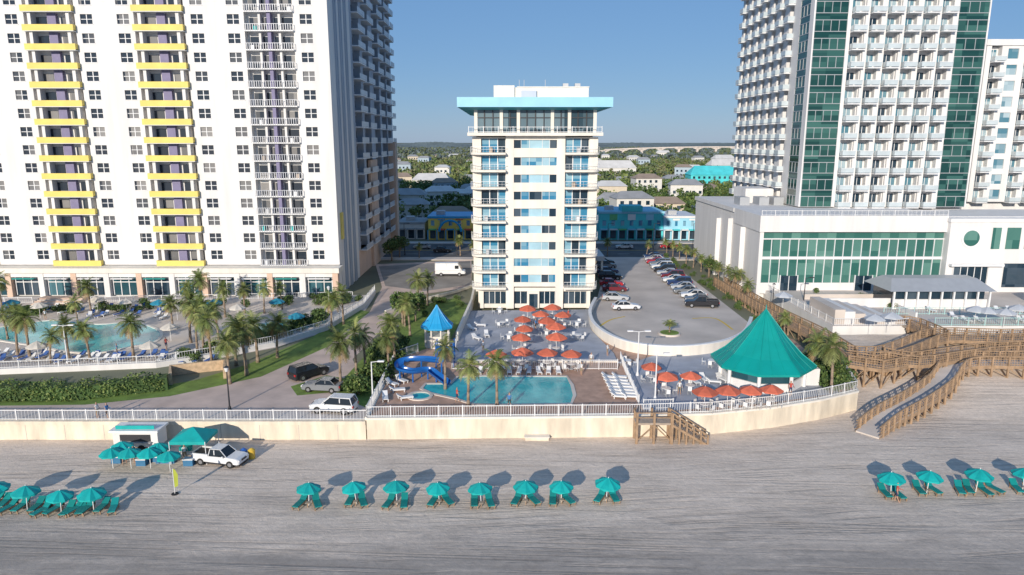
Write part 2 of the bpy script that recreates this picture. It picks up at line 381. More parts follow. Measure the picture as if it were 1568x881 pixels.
# ------------------------------------------------------------ facade kit
def win(b,xa,xb,z0,z1,y,gl,fr=white2,mul=True,rec=.22):
    b.part('windows').add([(xa,y+rec,z0),(xb,y+rec,z0),(xb,y+rec,z1),(xa,y+rec,z1)],[(0,1,2,3)],gl)
    if mul:
        xm=(xa+xb)/2; zm=(z0+z1)/2
        b.part('frames').box(xm-.07,xm+.07,y+rec-.08,y+rec+.01,z0,z1,fr); b.box(xa,xm-.07,y+rec-.07,y+rec+.01,zm-.05,zm+.05,fr); b.box(xm+.07,xb,y+rec-.07,y+rec+.01,zm-.05,zm+.05,fr)
def facade(b,x0,x1,y,zf,fh,cols,wall,kit):
    zb=zf[0]; zt=zf[-1]+fh
    x=x0
    for xa,xb,t in cols:
        if xa>x+.01: b.part('walls').box(x,xa,y,y+1.6,zb,zt,wall)
        x=xb
        for z in zf: kit[t](b,xa,xb,y,z,fh)
    if x1>x+.01: b.part('walls').box(x,x1,y,y+1.6,zb,zt,wall)

# ---- left tower
LW=-32.2; LY=130.0
b=B('apartment_tower')
z0=7.5; fh=3.2; zf=[z0+fh*k for k in range(22)]
def k_win(b,xa,xb,y,z,fh):
    b.part('walls').box(xa,xb,y,y+.45,z,z+1.05,white); b.box(xa,xb,y,y+.45,z+2.7,z+fh,white)
    win(b,xa,xb,z+1.05,z+2.7,y,gwin)
    b.part('sills').box(xa-.1,xb+.1,y-.08,y-.002,z+.93,z+1.05,white2)
def furn(b,xa,xb,y,z):
    # chairs / towels left on balconies
    if random.random()<.45:
        q=random.uniform(xa+.3,xb-.9); b.part('balcony_furniture').box(q,q+.55,y+.1,y+.6,z,z+.85,random.choice([white2,steel,woodd,teal]))
def k_y(b,xa,xb,y,z,fh):
    out=.8
    b.part('balconies').box(xa,xb,y-out,y+1.5,z-.22,z,white2)
    b.part('walls').box(xa,xb,y+1.3,y+1.6,z,z+fh-.22,white)
    w=xb-xa
    for f0,f1 in((.08,.36),(.64,.92)):
        b.part('windows').box(xa+w*f0,xb-w*(1-f1),y+1.2,y+1.3,z+.05,z+2.4,gwin)
    b.part('balconies').box(xa,xb,y-out-.03,y-out+.05,z-.12,z+.92,yellow)
    b.box(xa,xa+.06,y-out+.05,y,z-.12,z+.92,yellow); b.box(xb-.06,xb,y-out+.05,y,z-.12,z+.92,yellow)
    xm=(xa+xb)/2
    b.part('walls').box(xm-.75,xm+.75,y+.6,y+1.3,z+.0,z+fh-.22,purple)
    for q in(xa+1.1,xb-1.1): b.box(q-.28,q+.28,y-.3,y+1.3,z,z+fh-.22,white)
def k_g(b,xa,xb,y,z,fh):
    b.part('balconies').box(xa,xb,y-.6,y+1.5,z-.2,z,white2)
    b.part('walls').box(xa,xb,y+1.3,y+1.6,z,z+fh-.2,white)
    xm=(xa+xb)/2
    b.box(xm-.3,xm+.3,y-.1,y+1.3,z,z+fh-.2,purple); 
    for q in(xm-1.75,xm+1.75): b.box(q-.2,q+.2,y+.2,y+1.3,z,z+fh-.2,white)
    for q0,q1 in((xa+.5,xm-2.0),(xm-1.5,xm-.6),(xm+.6,xm+1.5),(xm+2.0,xb-.5)): b.part('windows').box(q0,q1,y+1.2,y+1.3,z+.05,z+2.3,gwin)
    furn(b,xa,xm-1,y,z); furn(b,xm+1,xb,y,z)
    b.part('railings').box(xa,xb,y-.6,y-.55,z+1.0,z+1.08,railg)
    n=int((xb-xa)/.4)
    for i in range(n+1):
        q=xa+(xb-xa)*i/n; b.box(q-.05,q+.05,y-.6,y-.56,z-.1,z+1.0,railg)
def wn(c,w=2.1): return (c-w/2,c+w/2,'w')
cols=[(-124,-115,'y'),wn(-113.2),wn(-106.6),(-104.7,-95.9,'y'),wn(-93.8),wn(-87.4),(-85.2,-76.3,'y'),wn(-74.3),wn(-67.9),(-66,-57.2,'y'),wn(-55),wn(-48.7),(-46.8,-38.2,'g'),wn(-36)]
facade(b,-126,LW,LY,zf,fh,cols,white,{'w':k_win,'y':k_y,'g':k_g})
zt=zf[-1]+fh
b.part('core').box(-126,LW-1.7,LY+1.61,195,2,zt+.5,white); b.box(-126.2,LW+.2,LY-.2,195.2,zt+.5,zt+1.4,white)
b.T=Matrix(((0,-1,0,LW),(1,0,0,LY),(0,0,1,0),(0,0,0,1)))
b.part('side_wall').box(1.6,17,0,1.7,2,zt+.5,white)
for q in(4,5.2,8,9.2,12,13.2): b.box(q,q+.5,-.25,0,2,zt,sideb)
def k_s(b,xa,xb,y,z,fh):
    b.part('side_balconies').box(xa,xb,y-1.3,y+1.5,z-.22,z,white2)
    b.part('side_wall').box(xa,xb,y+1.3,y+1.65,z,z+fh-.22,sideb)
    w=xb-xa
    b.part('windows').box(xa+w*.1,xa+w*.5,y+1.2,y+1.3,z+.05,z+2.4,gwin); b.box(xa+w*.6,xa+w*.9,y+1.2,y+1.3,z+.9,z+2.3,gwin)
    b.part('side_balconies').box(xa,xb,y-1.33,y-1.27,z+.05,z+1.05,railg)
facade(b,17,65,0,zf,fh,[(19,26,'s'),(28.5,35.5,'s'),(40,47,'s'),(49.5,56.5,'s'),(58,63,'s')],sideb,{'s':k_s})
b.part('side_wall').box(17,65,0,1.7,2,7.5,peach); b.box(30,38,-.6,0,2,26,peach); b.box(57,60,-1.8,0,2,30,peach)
b.part('side_wall').box(2,3.5,-.3,0,12,17,yellow)
b.T=Matrix()
pz=7.4; Yp=127.0
b.part('podium').box(-126,LW+.6,Yp-.4,LY-.002,pz-.9,pz,cream)
b.box(-126,LW+.3,Yp+1.0,LY-.003,2,pz-.9,white)
x=LW+.3; i=0
while x>-124:
    b.part('podium').box(x-1.0,x,Yp-.1,Yp+1.0,2,pz-.9,peach if i%2==0 else white)
    b.part('podium').box(x-6,x-1.0,Yp,Yp+.9,pz-1.7,pz-.9,white)
    w0,w1=x-5.9,x-1.1
    b.part('podium_windows').box(w0+.2,w1-.2,Yp+.8,Yp+.99,2.2,pz-1.7,gdark if i%2 else gshop)
    for q in(w0+.2,w0+1.6,(w0+w1)/2+.7,w1-.2): b.part('frames').box(q-.07,q+.07,Yp+.7,Yp+.8,2.2,pz-1.7,white2)
    b.part('frames').box(w0+.2,w1-.2,Yp+.69,Yp+.79,4.6,4.75,white2)
    b.part('awnings').box(w0+.4,w1-.4,Yp-.6,Yp,pz-2.0,pz-1.85,tealr if i%4==1 else white2)
    x-=6; i+=1
b.finish()

# ---- hotel
HY=116.0
b=B('hotel_building'); X0,X1=-6.7,14.2; zc0=7.55; fh=2.76
xa,xb,xc,xd=-1.0,.3,7.3,8.6
zf=[zc0-1.35+fh*k for k in range(9)]; zt=zf[-1]+fh
b.part('walls').box(X0+.9,X1-.9,HY+3,HY+45,2,zt,cream)
b.box(xa,xb,HY,HY+3,2.4,zt,cream); b.box(xc,xd,HY,HY+3,2.4,zt,cream)
def rslab(b,x0,x1,y0,y1,z0,z1,mat,side):
    r=1.5
    if side<0:
        pts=[(x1,y1),(x0,y1)]+[(x0+r-r*math.cos(a*math.pi/12),y0+r-r*math.sin(a*math.pi/12)) for a in range(7)]+[(x1,y0)]
    else:
        pts=[(x0,y0)]+[(x1-r+r*math.sin(a*math.pi/12),y0+r-r*math.cos(a*math.pi/12)) for a in range(7)]+[(x1,y1),(x0,y1)]
    b.prism(pts,z0,z1,mat); return pts
random.seed(3)
for k,z in enumerate(zf):
    b.part('walls').box(xb,xc,HY+.05,HY+.5,z-.02,z+.72,cream); b.box(xb,xc,HY+.05,HY+.5,z+2.02,z+fh-.02,cream)
    w=(xc-xb)
    for f0,f1,g in((0,.17,gdark),(.17,.36,gblue),(.36,.66,gpale),(.66,.83,gpale),(.83,1,gdark)):
        if random.random()<.2: g=gblue
        if g is gpale and random.random()<.12: g=gdark
        b.part('windows').box(xb+w*f0,xb+w*f1,HY+.3,HY+.4,z+.72,z+2.02,g)
        b.part('frames').box(xb+w*f1-.05,xb+w*f1+.02,HY+.2,HY+.3,z+.72,z+2.02,white2)
    for side,(p,q) in((-1,(X0,xa)),(1,(xd,X1))):
        pts=rslab(b.part('balconies'),p,q,HY-1.2,HY+2.9,z-.3,z+.02,cream,side)
        edge=[(x,y) for x,y in pts if y<HY+1.6]
        b.part('railings').wall(edge,.06,z+.94,z+1.0,white2)
        b.wall(edge,.03,z+.5,z+.53,white2)
        for (ax,ay),(bx,by) in zip(edge[:-1],edge[1:]):
            L=math.dist((ax,ay),(bx,by)); n=max(1,int(L/.55))
            for i in range(n): b.cyl(ax+(bx-ax)*i/n,ay+(by-ay)*i/n,z,z+1,.018,n=4,mat=white2,cap=False)
        lo,hi=(p+1.7,q) if side<0 else (p,q-1.7)
        b.part('walls').box(p+.3 if side<0 else q-1.7,p+1.7 if side<0 else q-.3,HY+.2,HY+3,z+.02,z+fh-.3,cream)
        b.part('walls').box(lo,hi,HY+.7,HY+3,z+2.25,z+fh-.3,cream)
        furn(b,lo,hi,HY-.7,z+.02)
        nn=3
        for i in range(nn):
            u0=lo+(hi-lo)*i/nn; u1=lo+(hi-lo)*(i+1)/nn
            b.part('windows').box(u0+.06,u1-.06,HY+.75,HY+.85,z+.05,z+2.25,gblue if random.random()<.72 else gdark)
            b.part('frames').box(u1-.07,u1+.07,HY+.65,HY+.76,z+.05,z+2.25,white2)
b.part('walls').box(X0+1.3,X1-1.2,HY+.6,HY+3,2.4,3.1,cream); b.box(X0+.6,X1-.6,HY+.4,HY+3,5.3,zf[0]-.28,cream)
for q0,q1 in((-4.8,-1.0),(.3,2.6),(4.6,7.3),(8.6,12.6)):
    b.part('windows').box(q0,q1,HY+.9,HY+1,3.1,5.3,gdark)
    n=max(2,int((q1-q0)/.9))
    for i in range(n+1): b.part('frames').box(q0+(q1-q0)*i/n-.05,q0+(q1-q0)*i/n+.05,HY+.8,HY+.9,3.1,5.3,white2)
b.part('walls').box(-5.4,-4.8,HY+.3,HY+3,2.4,5.3,cream); b.box(12.6,13.2,HY+.3,HY+3,2.4,5.3,cream); b.box(2.6,4.6,HY+.2,HY+3,2.4,5.3,cream)
b.part('windows').box(2.9,4.3,HY+.1,HY+.19,2.5,4.9,gdark)
b.part('cornice').box(X0-.4,X1+.3,HY-1.4,HY+45,zt-.1,zt+.4,cream)
b.fence([(X0-.2,HY-1.2),(X1+.1,HY-1.2)],zt+.4,.9,white2,.6)
pz0=zt+.4; pz1=pz0+3.6
gpent=GLASS('penthouse_glass',(.03,.06,.08),(.2,.28,.32),(1.5,3,3),.06,.3)
b.part('penthouse').box(X0+1.2,X1-1.2,HY+.3,HY+30,pz0,pz1,gpent)
for i in range(15):
    q=X0+.9+(X1-X0-1.8)*i/14; wd=.26 if i in(0,3,5,9,11,14) else .07
    b.part('penthouse_frames').box(q-wd,q+wd,HY+.05,HY+.3,pz0,pz1,cream if wd>.1 else dark)
b.box(X0+1,X1-1,HY+.1,HY+.29,pz0+2.3,pz0+2.42,dark)
rz=pz1
def frus(b,a0,a1,mat):
    (x0,x1,y0,y1,z0)=a0;(u0,u1,w0,w1,z1)=a1
    b.add([(x0,y0,z0),(x1,y0,z0),(x1,y1,z0),(x0,y1,z0),(u0,w0,z1),(u1,w0,z1),(u1,w1,z1),(u0,w1,z1)],[(0,3,2,1),(4,5,6,7),(0,1,5,4),(1,2,6,5),(2,3,7,6),(3,0,4,7)],mat)
frus(b.part('roof'),(X0+.4,X1-.4,HY-.4,HY+32,rz-.05),(-8.5,15.7,HY-2.2,HY+34,rz+.3),tealu)
b.box(-8.6,15.8,HY-2.3,HY+34,rz+.3,rz+1.8,bluef)
b.part('rooftop_plant').box(-2.9,12.6,HY+4,HY+20,rz+1.8,rz+3.7,cream); b.box(-3.0,.4,HY+3.6,HY+12,rz+1.8,rz+4.0,cream); b.box(1.5,4,HY+3.5,HY+8,rz+1.8,rz+3.2,greyw)
b.box(.8,12.7,HY+3.9,HY+20,rz+3.7,rz+3.85,cream)
for q in(1.2,2.0,5.5): b.cyl(q,HY+5,rz+3.7,rz+5.0,.04,n=5,mat=steel)
for q in(8.5,10.5): b.box(q,q+.9,HY+6,HY+7,rz+3.85,rz+4.5,steel)
b.part('porte_cochere').box(X1+.0,X1+5.2,HY+30,HY+40,5.6,6.5,steel); 
for q in(31,39): b.box(X1+4.6,X1+5,HY+q-.2,HY+q+.2,2,5.6,cream)
b.finish()

# ---- right tower complex
b=B('resort_tower'); RX0,RX1,RY=56.7,89.8,140.0; z0=17.4; fh=3.3; zf=[z0+fh*k for k in range(19)]; zt=zf[-1]+fh
def k_glass(b,xa,xb,y,z,fh):
    b.part('curtain_glass').box(xa,xb,y+.05,y+.2,z,z+fh,ggreen)
    for zz in(z,z+fh*.62): b.part('curtain_frames').box(xa,xb,y-.02,y+.05,zz-.06,zz+.06,steel)
    n=max(2,round((xb-xa)/1.6))
    for i in range(n+1):
        q=xa+(xb-xa)*i/n; b.box(q-.05,q+.05,y-.03,y+.049,z+.06,z+fh*.62-.06,steel)
def k_b(b,xa,xb,y,z,fh):
    b.part('balconies').box(xa+.1,xb+.3,y-1.3,y+1.5,z-.2,z,white2)
    b.part('walls').box(xa,xb,y+1.3,y+1.6,z,z+fh-.2,white)
    b.part('windows').box(xa+.3,xb-.35,y+1.2,y+1.3,z+.03,z+2.5,gpaleb if random.random()<.75 else gdark)
    xm=(xa+xb)/2; b.part('frames').box(xm-.05,xm+.05,y+1.12,y+1.2,z,z+2.5,white2)
    b.part('railings').box(xa+.1,xb+.3,y-1.3,y-1.26,z+.12,z+.95,grail); b.box(xa+.1,xb+.3,y-1.32,y-1.24,z+.98,z+1.06,white2)
    b.box(xa+.1,xa+.14,y-1.26,y,z+.1,z+1.0,grail)
    b.box(xb+.26,xb+.3,y-1.26,y,z+.1,z+1.0,grail)
def k_w(b,xa,xb,y,z,fh):
    b.part('walls').box(xa,xb,y,y+.45,z,z+.6,white); b.box(xa,xb,y,y+.45,z+2.6,z+fh,white)
    win(b,xa,xb,z+.6,z+2.6,y,gpaleb,mul=False)
kit={'g':k_glass,'b':k_b,'w':k_w}
cols=[(RX0+.3,63.1,'g')]; x=63.8
for i in range(6):
    cols.append((x,x+2.3,'b')); x+=3.35
cols.append((83.9,RX1-.3,'g'))
facade(b,RX0,RX1,RY,zf,fh,cols,white,kit)
for i in range(3): b.part('walls').box(66.25+i*6.7,67.0+i*6.7,RY-.5,RY-.002,z0,zt,white)
b.part('core').box(RX0+1.7,RX1-.1,RY+1.61,RY+43,2,zt+1,white); b.box(RX0,RX1,RY,RY+43,zt,zt+1,white)
b.T=Matrix(((0,1,0,RX0),(-1,0,0,RY+43),(0,0,1,0),(0,0,0,1)))
cols=[(1.5+i*4.9,3.7+i*4.9,'b') for i in range(7)]
cols.append((36.5,41.2,'g'))
facade(b,0,43-1.6,0,zf,fh,cols,white,kit)
b.T=Matrix()
b.finish()
b=B('resort_wing'); WY=152.0; zf2=[17.4+3.2*k for k in range(10)]
cols=[]; x=XD(1500,WY,30)
x0=x-1
for i in range(8): cols.append((x,x+2.2,'w' if i%3==1 else 'b')); x+=3.5
facade(b,x0,x,WY,zf2,3.2,cols,white,kit)
b.part('core').box(x0,x,WY+1.61,WY+30,2,49.3,white); b.box(x0-.3,x+.3,WY-.3,WY+30,49.4,50.6,white); b.finish()
# podium
b=B('resort_podium'); PY=125.0; px0=44.2; px1=XD(1446,PY,12); pt=17.2
b.part('walls').box(px0,140,PY+1.2,PY+14.9,2,pt-.3,white); b.box(px0,RX0+10,PY+14.9,170,2,pt-.3,white)
b.box(px0-.2,px1,PY-.3,PY+14.9,14.3,pt,white); b.box(px0-.3,RX0+10,PY+14.9,170.2,pt-.8,pt,white)
b.box(px0,px0+.7,PY,PY+1.2,2,14.3,white)
b.part('glazing').box(px0+.7,px1,PY+.5,PY+.9,5.0,14.3,gpod)
b.part('frames').box(px0+.7,px1,PY+.2,PY+.499,9.3,9.8,white2); b.box(px0+.7,px1,PY+.2,PY+.499,12.9,13.1,white2)
n=20
for i in range(n+1):
    q=px0+.7+(px1-px0-.7)*i/n; b.box(q-.06,q+.06,PY+.3,PY+.498,5,9.3,white2); b.box(q-.06,q+.06,PY+.3,PY+.498,9.8,12.9,white2)
b.part('walls').box(px0+.7,px1,PY+.3,PY+1.2,3,5,white)
for q in(48.5,62,72): b.part('doors').box(q,q+3,PY+.1,PY+.3,3.6,6.3,gdark); b.part('frames').box(q+1.45,q+1.55,PY,PY+.1,3.6,6.3,white2); b.box(q-.15,q,PY,PY+.3,3.6,6.45,white2); b.box(q+3,q+3.15,PY,PY+.3,3.6,6.45,white2)
rx=px1; b.part('right_block').box(rx,140,PY-1.2,PY+1.2,2,16.2,white); b.box(rx-.2,140,PY-1.4,PY+1.2,16.2,16.8,white2)
cz=ZY(365,PY-1.2); cx=XD(1487,PY-1.2,cz)
b.T=Matrix.Translation((cx,PY-1.2,cz))@Matrix.Rotation(math.radians(90),4,'X')
b.part('round_window').cyl(0,0,0,.15,1.75,n=28,mat=white2); b.cyl(0,0,.15,.2,1.4,n=28,mat=gpod); b.T=Matrix()
for p0_,p1_ in((1519,1532),(1541,1562),(1570,1600)):
    b.part('glazing').box(XD(p0_,PY-1.3,13),XD(p1_,PY-1.3,13),PY-1.3,PY-1.21,11.4,15.2,gpod)
b.part('doors').box(XD(1458,PY-1.3,6),XD(1510,PY-1.3,6),PY-1.3,PY-1.21,5,8.2,gdark); b.box(XD(1535,PY-1.3,6),XD(1600,PY-1.3,6),PY-1.3,PY-1.21,4.5,8.8,gdark)
b.part('frames').box(XD(1450,PY-1.3,6),XD(1530,PY-1.3,6),PY-2.2,PY-1.3,8.4,8.8,white2)
for i in range(6):
    q=XD(1458,PY-1.3,6)+i*1.25; b.box(q-.06,q+.06,PY-1.36,PY-1.3,5,8.2,white2)
for i,q in enumerate((133,141,149)): b.part('walls').box(px0-.9,px0-.001,q,q+1,2,pt-3+(i%2)*.8,white)
for q in(47,51,54): b.part('rooftop_units').box(q,q+2,146,150,pt,pt+1.6,steel)
b.box(50,56,152,160,pt,pt+3,white)
b.part('roof_rail').fence([(px0+.1,PY),(px1,PY)],pt,.9,white2,.8)
b.finish()
RT=3.6
b=B('resort_terrace'); b.prism([(46,126.2),(47,100),(150,100),(150,126.2)],-.5,RT,concl,white); 
b.finish()
b=B('terrace_railing'); b.fence([(46.4,125),(47.2,100.2),(58,100.2)],RT,1.1,white2,.3); b.finish()
b=B('terrace_railing'); b.fence([(62,100.2),(140,100.2)],RT,1.2,M('pale_teal_paint',(.4,.6,.58),.5,.05),.3); b.fence([(58,107),(84,107)],RT,1.1,M('pale_teal_paint',(.4,.6,.58)),.4); b.finish()
b=B('terrace_wall'); b.wall([(50,112),(63,112)],.3,RT,RT+1.5,white); b.wall([(62,105),(62,112),(70,112)],.3,RT,RT+.8,white); b.wall([(84,109),(84,104),(98,104)],.4,RT,RT+1.1,white); b.wall([(50,118),(66,118)],.4,RT,RT+.9,concl); b.finish()
b=B('tiered_steps')
for i in range(7): b.box(47.6+i*1.5,49.1+i*1.5,101,110,RT,RT+2.2-i*.3,white if i%2 else concl)
b.finish()
b=B('bar_pavilion'); ax0=XD(1350,114,7); ax1=XD(1498,114,7)
frus(b.part('roof'),(ax0-.5,ax1+.5,110,119,6.6),(ax0+1,ax1-1,113,116,8.2),steel)
b.part('body').box(ax0+.8,ax1-.8,111,118,RT,6.6,gdark)
for i in range(9): b.part('posts').box(ax0+.3+(ax1-ax0-.6)*i/8-.12,ax0+.3+(ax1-ax0-.6)*i/8+.12,110.3,110.6,RT,6.6,white2)
b.part('counter').box(ax0+.5,ax1-.5,110.65,110.95,RT,RT+1.6,white); b.finish()
for cx_ in(88,93,98,103):
    b=B('pool_cabana'); 
    for sx in(-1.5,1.5):
        for sy in(-1.2,1.2): b.part('posts').box(cx_+sx-.06,cx_+sx+.06,114+sy-.06,114+sy+.06,RT,RT+2.3,white2)
    frus(b.part('roof'),(cx_-1.7,cx_+1.7,112.6,115.4,RT+2.3),(cx_-.2,cx_+.2,113.8,114.2,RT+3.1),white2); b.part('curtain').box(cx_-1.5,cx_+1.5,115.15,115.2,RT,RT+2.3,white); b.finish()

# ------------------------------------------------------------ pavilion + gazebo
def cone_roof(b,cx,cy,z0,z1,r,n,mat):
    rings=[(r,z0),(r*.72,z0+(z1-z0)*.2),(r*.42,z0+(z1-z0)*.5),(r*.12,z0+(z1-z0)*.86),(.05,z1)]
    for (r0,a),(r1,c) in zip(rings[:-1],rings[1:]):
        b.cyl(cx,cy,a,c,r0,r1,n=n,mat=mat,cap=False,rot=math.pi/n,smooth=False)
    b.cyl(cx,cy,z0-.25,z0,r,n=n,mat=mat,cap=True,rot=math.pi/n,smooth=False)
    for i in range(n*3):
        k=3; a0=math.pi/n+2*math.pi*(i//k)/n; a1=a0+2*math.pi/n; t=(i%k)/k; rr=.06 if i%k==0 else .025
        ex=(1-t)*math.cos(a0)+t*math.cos(a1); ey=(1-t)*math.sin(a0)+t*math.sin(a1)
        for (r0,p),(r1,q) in zip(rings[:-1],rings[1:]):
            b.tube((cx+r0*ex,cy+r0*ey,p+.03),(cx+r1*ex,cy+r1*ey,q+.03),rr,mat,4)
cx,cy=S(1165,584,ZP)
b=B('pool_bar_pavilion'); cone_roof(b.part('roof'),cx,cy,4.9,11.0,5.9,8,tealr)
b.part('finial').cyl(cx,cy,10.9,11.6,.12,.02,n=8,mat=tealr)
for i in range(8):
    a=math.pi/8+i*math.pi/4; b.part('posts').cyl(cx+4.7*math.cos(a),cy+4.7*math.sin(a),ZP,4.7,.22,n=8,mat=white2)
b.part('body').cyl(cx,cy,ZP,ZP+1.1,4.5,n=8,mat=white,rot=math.pi/8,smooth=False); b.part('glazing').cyl(cx,cy,ZP+1.1,4.65,4.3,n=8,mat=gshop,rot=math.pi/8,smooth=False)
b.part('body').box(cx+4.2,cx+6.2,cy-1.5,cy+2,ZP,4.3,white); b.finish()
cx,cy=S(670,530,ZP)
b=B('slide_tower'); cone_roof(b.part('roof'),cx,cy,5.3,8.1,2.3,8,bluer)
for i in range(8):
    a=math.pi/8+i*math.pi/4; b.part('posts').cyl(cx+1.7*math.cos(a),cy+1.7*math.sin(a),ZP,5.2,.12,n=6,mat=cream)
b.part('body').cyl(cx,cy,ZP-.6,4.0,1.6,n=8,mat=cream,rot=math.pi/8,smooth=False); b.finish()
b=B('water_slide'); blue=M('slide_blue',(.015,.12,.4),.25,.08,1)
raw=[(676,556,4.6),(645,553,4.3),(617,556,4.0),(612,567,3.7),(632,572,3.4),(655,570,3.2),(668,578,2.9),(684,590,2.55)]
pts=[(*S(a,c,z),z) for a,c,z in raw]; pts=smooth_path(pts,5)
n=8; ringsv=[]
for i,p in enumerate(pts):
    a=Vector(pts[max(i-1,0)]); c=Vector(pts[min(i+1,len(pts)-1)]); d=(c-a).normalized(); sd=d.cross(Vector((0,0,1))).normalized(); u=sd.cross(d)
    for k in range(n+1):
        t=math.pi+math.pi*k/n; q=Vector(p)+sd*.55*math.cos(t)+u*(.55*math.sin(t)+.5); ringsv.append(tuple(q))
b.part('chute').add(ringsv,[(i*(n+1)+k,i*(n+1)+k+1,(i+1)*(n+1)+k+1,(i+1)*(n+1)+k) for i in range(len(pts)-1) for k in range(n)],blue,True)
for p in pts[::5]: b.part('supports').tube((p[0],p[1],ZP),(p[0],p[1],p[2]),.1,blue)
x,y=S(682,560,ZP); b.part('platform').box(x-1.2,x+1.2,y-.8,y+1.2,ZP+2.1,ZP+2.25,blue)
for dx,dy in((-1.1,-.7),(1.1,-.7),(1.1,1.1),(-1.1,1.1)): b.part('supports').tube((x+dx,y+dy,ZP),(x+dx,y+dy,ZP+3.2),.08,blue)
b.part('platform').fence([(x-1.1,y-.7),(x+1.1,y-.7),(x+1.1,y+1.1)],ZP+2.2,1,blue,.4); b.finish()

# ------------------------------------------------------------ wood walkways and stairs
def walkway(name,path,w,deck=woodd):
    b=B(name); n=len(path); P=[Vector(p) for p in path]; Ls=[];Rs=[]
    for i in range(n):
        d=(P[min(i+1,n-1)]-P[max(i-1,0)]); d.z=0; d.normalize(); nr=Vector((-d.y,d.x,0))*w/2
        Ls.append(P[i]+nr); Rs.append(P[i]-nr)
    for i in range(n-1):
        q=[Ls[i],Rs[i],Rs[i+1],Ls[i+1]]; dn=Vector((0,0,-.2))
        vs=[tuple(v) for v in q]+[tuple(v+dn) for v in q]
        b.part('deck').add(vs,[(3,2,1,0),(4,5,6,7),(0,1,5,4),(1,2,6,5),(2,3,7,6),(3,0,4,7)],deck)
        for E,sg in((Ls,1),(Rs,-1)):
            a,c=E[i],E[i+1]
            dd=(c-a).normalized(); o=Vector((-dd.y,dd.x,0))*.06*sg
            z1=Vector((0,0,.02)); z2=Vector((0,0,-.42))
            b.part('joists').add([tuple(a+o+z1),tuple(c+o+z1),tuple(c+o+z2),tuple(a+o+z2)],[(0,1,2,3)],wood)
            for h,r in((1.12,.09),(.8,.05),(.5,.05),(.2,.06)): b.part('railing').tube(a+Vector((0,0,h)),c+Vector((0,0,h)),r,wood,4)
            L=(c-a).length; k=max(1,int(L/1.5))
            for j in range(k):
                p=a.lerp(c,j/k); g=hb(p.x,p.y)-.3
                b.part('posts').box(p.x-.11,p.x+.11,p.y-.11,p.y+.11,min(g,p.z-.3),p.z+1.16,wood)
                if p.z-g>1.2:
                    p2=a.lerp(c,(j+1)/k); b.tube((p.x,p.y,g+.3),(p2.x,p2.y,p2.z-.3),.07,wood,4)
            k=max(1,int(L/.3))
            for j in range(k):
                p=a.lerp(c,j/k); b.part('railing').box(p.x-.025,p.x+.025,p.y-.025,p.y+.025,p.z,p.z+1.05,wood)
    return b.finish()
def W(l): return [(*S(a,c,z),z) for a,c,z in l]
walkway('wooden_walkway',smooth_path(W([(1640,518,3.5),(1540,520,3.5),(1440,518,3.5),(1395,534,3.5),(1350,548,3.5),(1296,546,3.4)]),3),2.4)
walkway('wooden_walkway',smooth_path(W([(1640,556,3.3),(1560,556,3.2),(1470,558,2.9),(1440,590,2.1),(1400,618,1.4),(1360,640,.8),(1328,665,.15)]),4),2.4,deck=concl)
walkway('wooden_walkway',smooth_path(W([(1298,545,3.4),(1250,515,3.4),(1200,490,3.4),(1150,462,3.1),(1100,432,2.6)]),3),2.0)
walkway('wooden_walkway',smooth_path(W([(1440,518,3.5),(1400,500,3.6),(1380,498,3.7)]),2),2.0)
walkway('wooden_walkway',smooth_path(W([(1350,548,3.5),(1400,556,3.4),(1460,548,3.3),(1530,540,3.3),(1640,538,3.3)]),3),1.8)
walkway('wooden_walkway',W([(1298,548,3.4),(1305,556,3.3),(1345,562,3.2),(1380,556,3.3)]),2.0)
b=B('wooden_stairs')
x0=S(968,668,0)[0]; x1=S(1022,668,0)[0]; yw=fw[1][1]-.4
b.part('landing').box(x0,x1,yw-1.6,yw,ZP-.25,ZP-.05,woodd)
for xx in(x0+.1,(x0+x1)/2,x1-.1):
    for yy in(yw-1.5,yw-.1): b.part('posts').box(xx-.11,xx+.11,yy-.11,yy+.11,-.3,ZP+1.0,wood)
b.part('railing').tube((x0,yw-1.5,ZP+1),(x1,yw-1.5,ZP+1),.07,wood,4); b.tube((x0,yw-1.5,ZP+.5),(x1,yw-1.5,ZP+.5),.06,wood,4); b.tube((x0,yw-1.5,ZP+1),(x0,yw,ZP+1),.06,wood,4)
b.part('posts').tube((x0,yw-1.5,0.2),((x0+x1)/2,yw-1.5,ZP-.3),.07,wood,4); b.tube((x1,yw-1.5,0.2),((x0+x1)/2,yw-1.5,ZP-.3),.07,wood,4)
N_=13; xe=S(1080,675,0)[0]
for i in range(N_):
    xx=x1+(xe-x1)*i/N_; z=(ZP-.1)*(1-(i+1)/N_)
    b.part('steps').box(xx,xx+(xe-x1)/N_+.08,yw-1.6,yw-.3,z-.06,z,woodd)
for yy in(yw-1.6,yw-.3):
    b.part('stringer').tube((x1,yy,ZP-.25),(xe,yy,-.15),.16,wood,4); b.part('railing').tube((x1,yy,ZP+1),(xe,yy,.95),.08,wood,4); b.tube((x1,yy,ZP+.5),(xe,yy,.5),.06,wood,4)
    for i in range(6):
        xx=x1+(xe-x1)*i/5; z=ZP*(1-i/5); b.part('posts').box(xx-.09,xx+.09,yy-.09,yy+.09,-.3,z+1.0,wood)
b.finish()
b=B('outfall_box'); x,y=S(822,672,0); b.part('box').box(x-1.2,x+1.2,y-.5,y+.8,-.2,.32,creamw); b.part('lid').box(x-1.3,x+1.3,y-.6,y+.7,.32,.4,cream); b.finish()

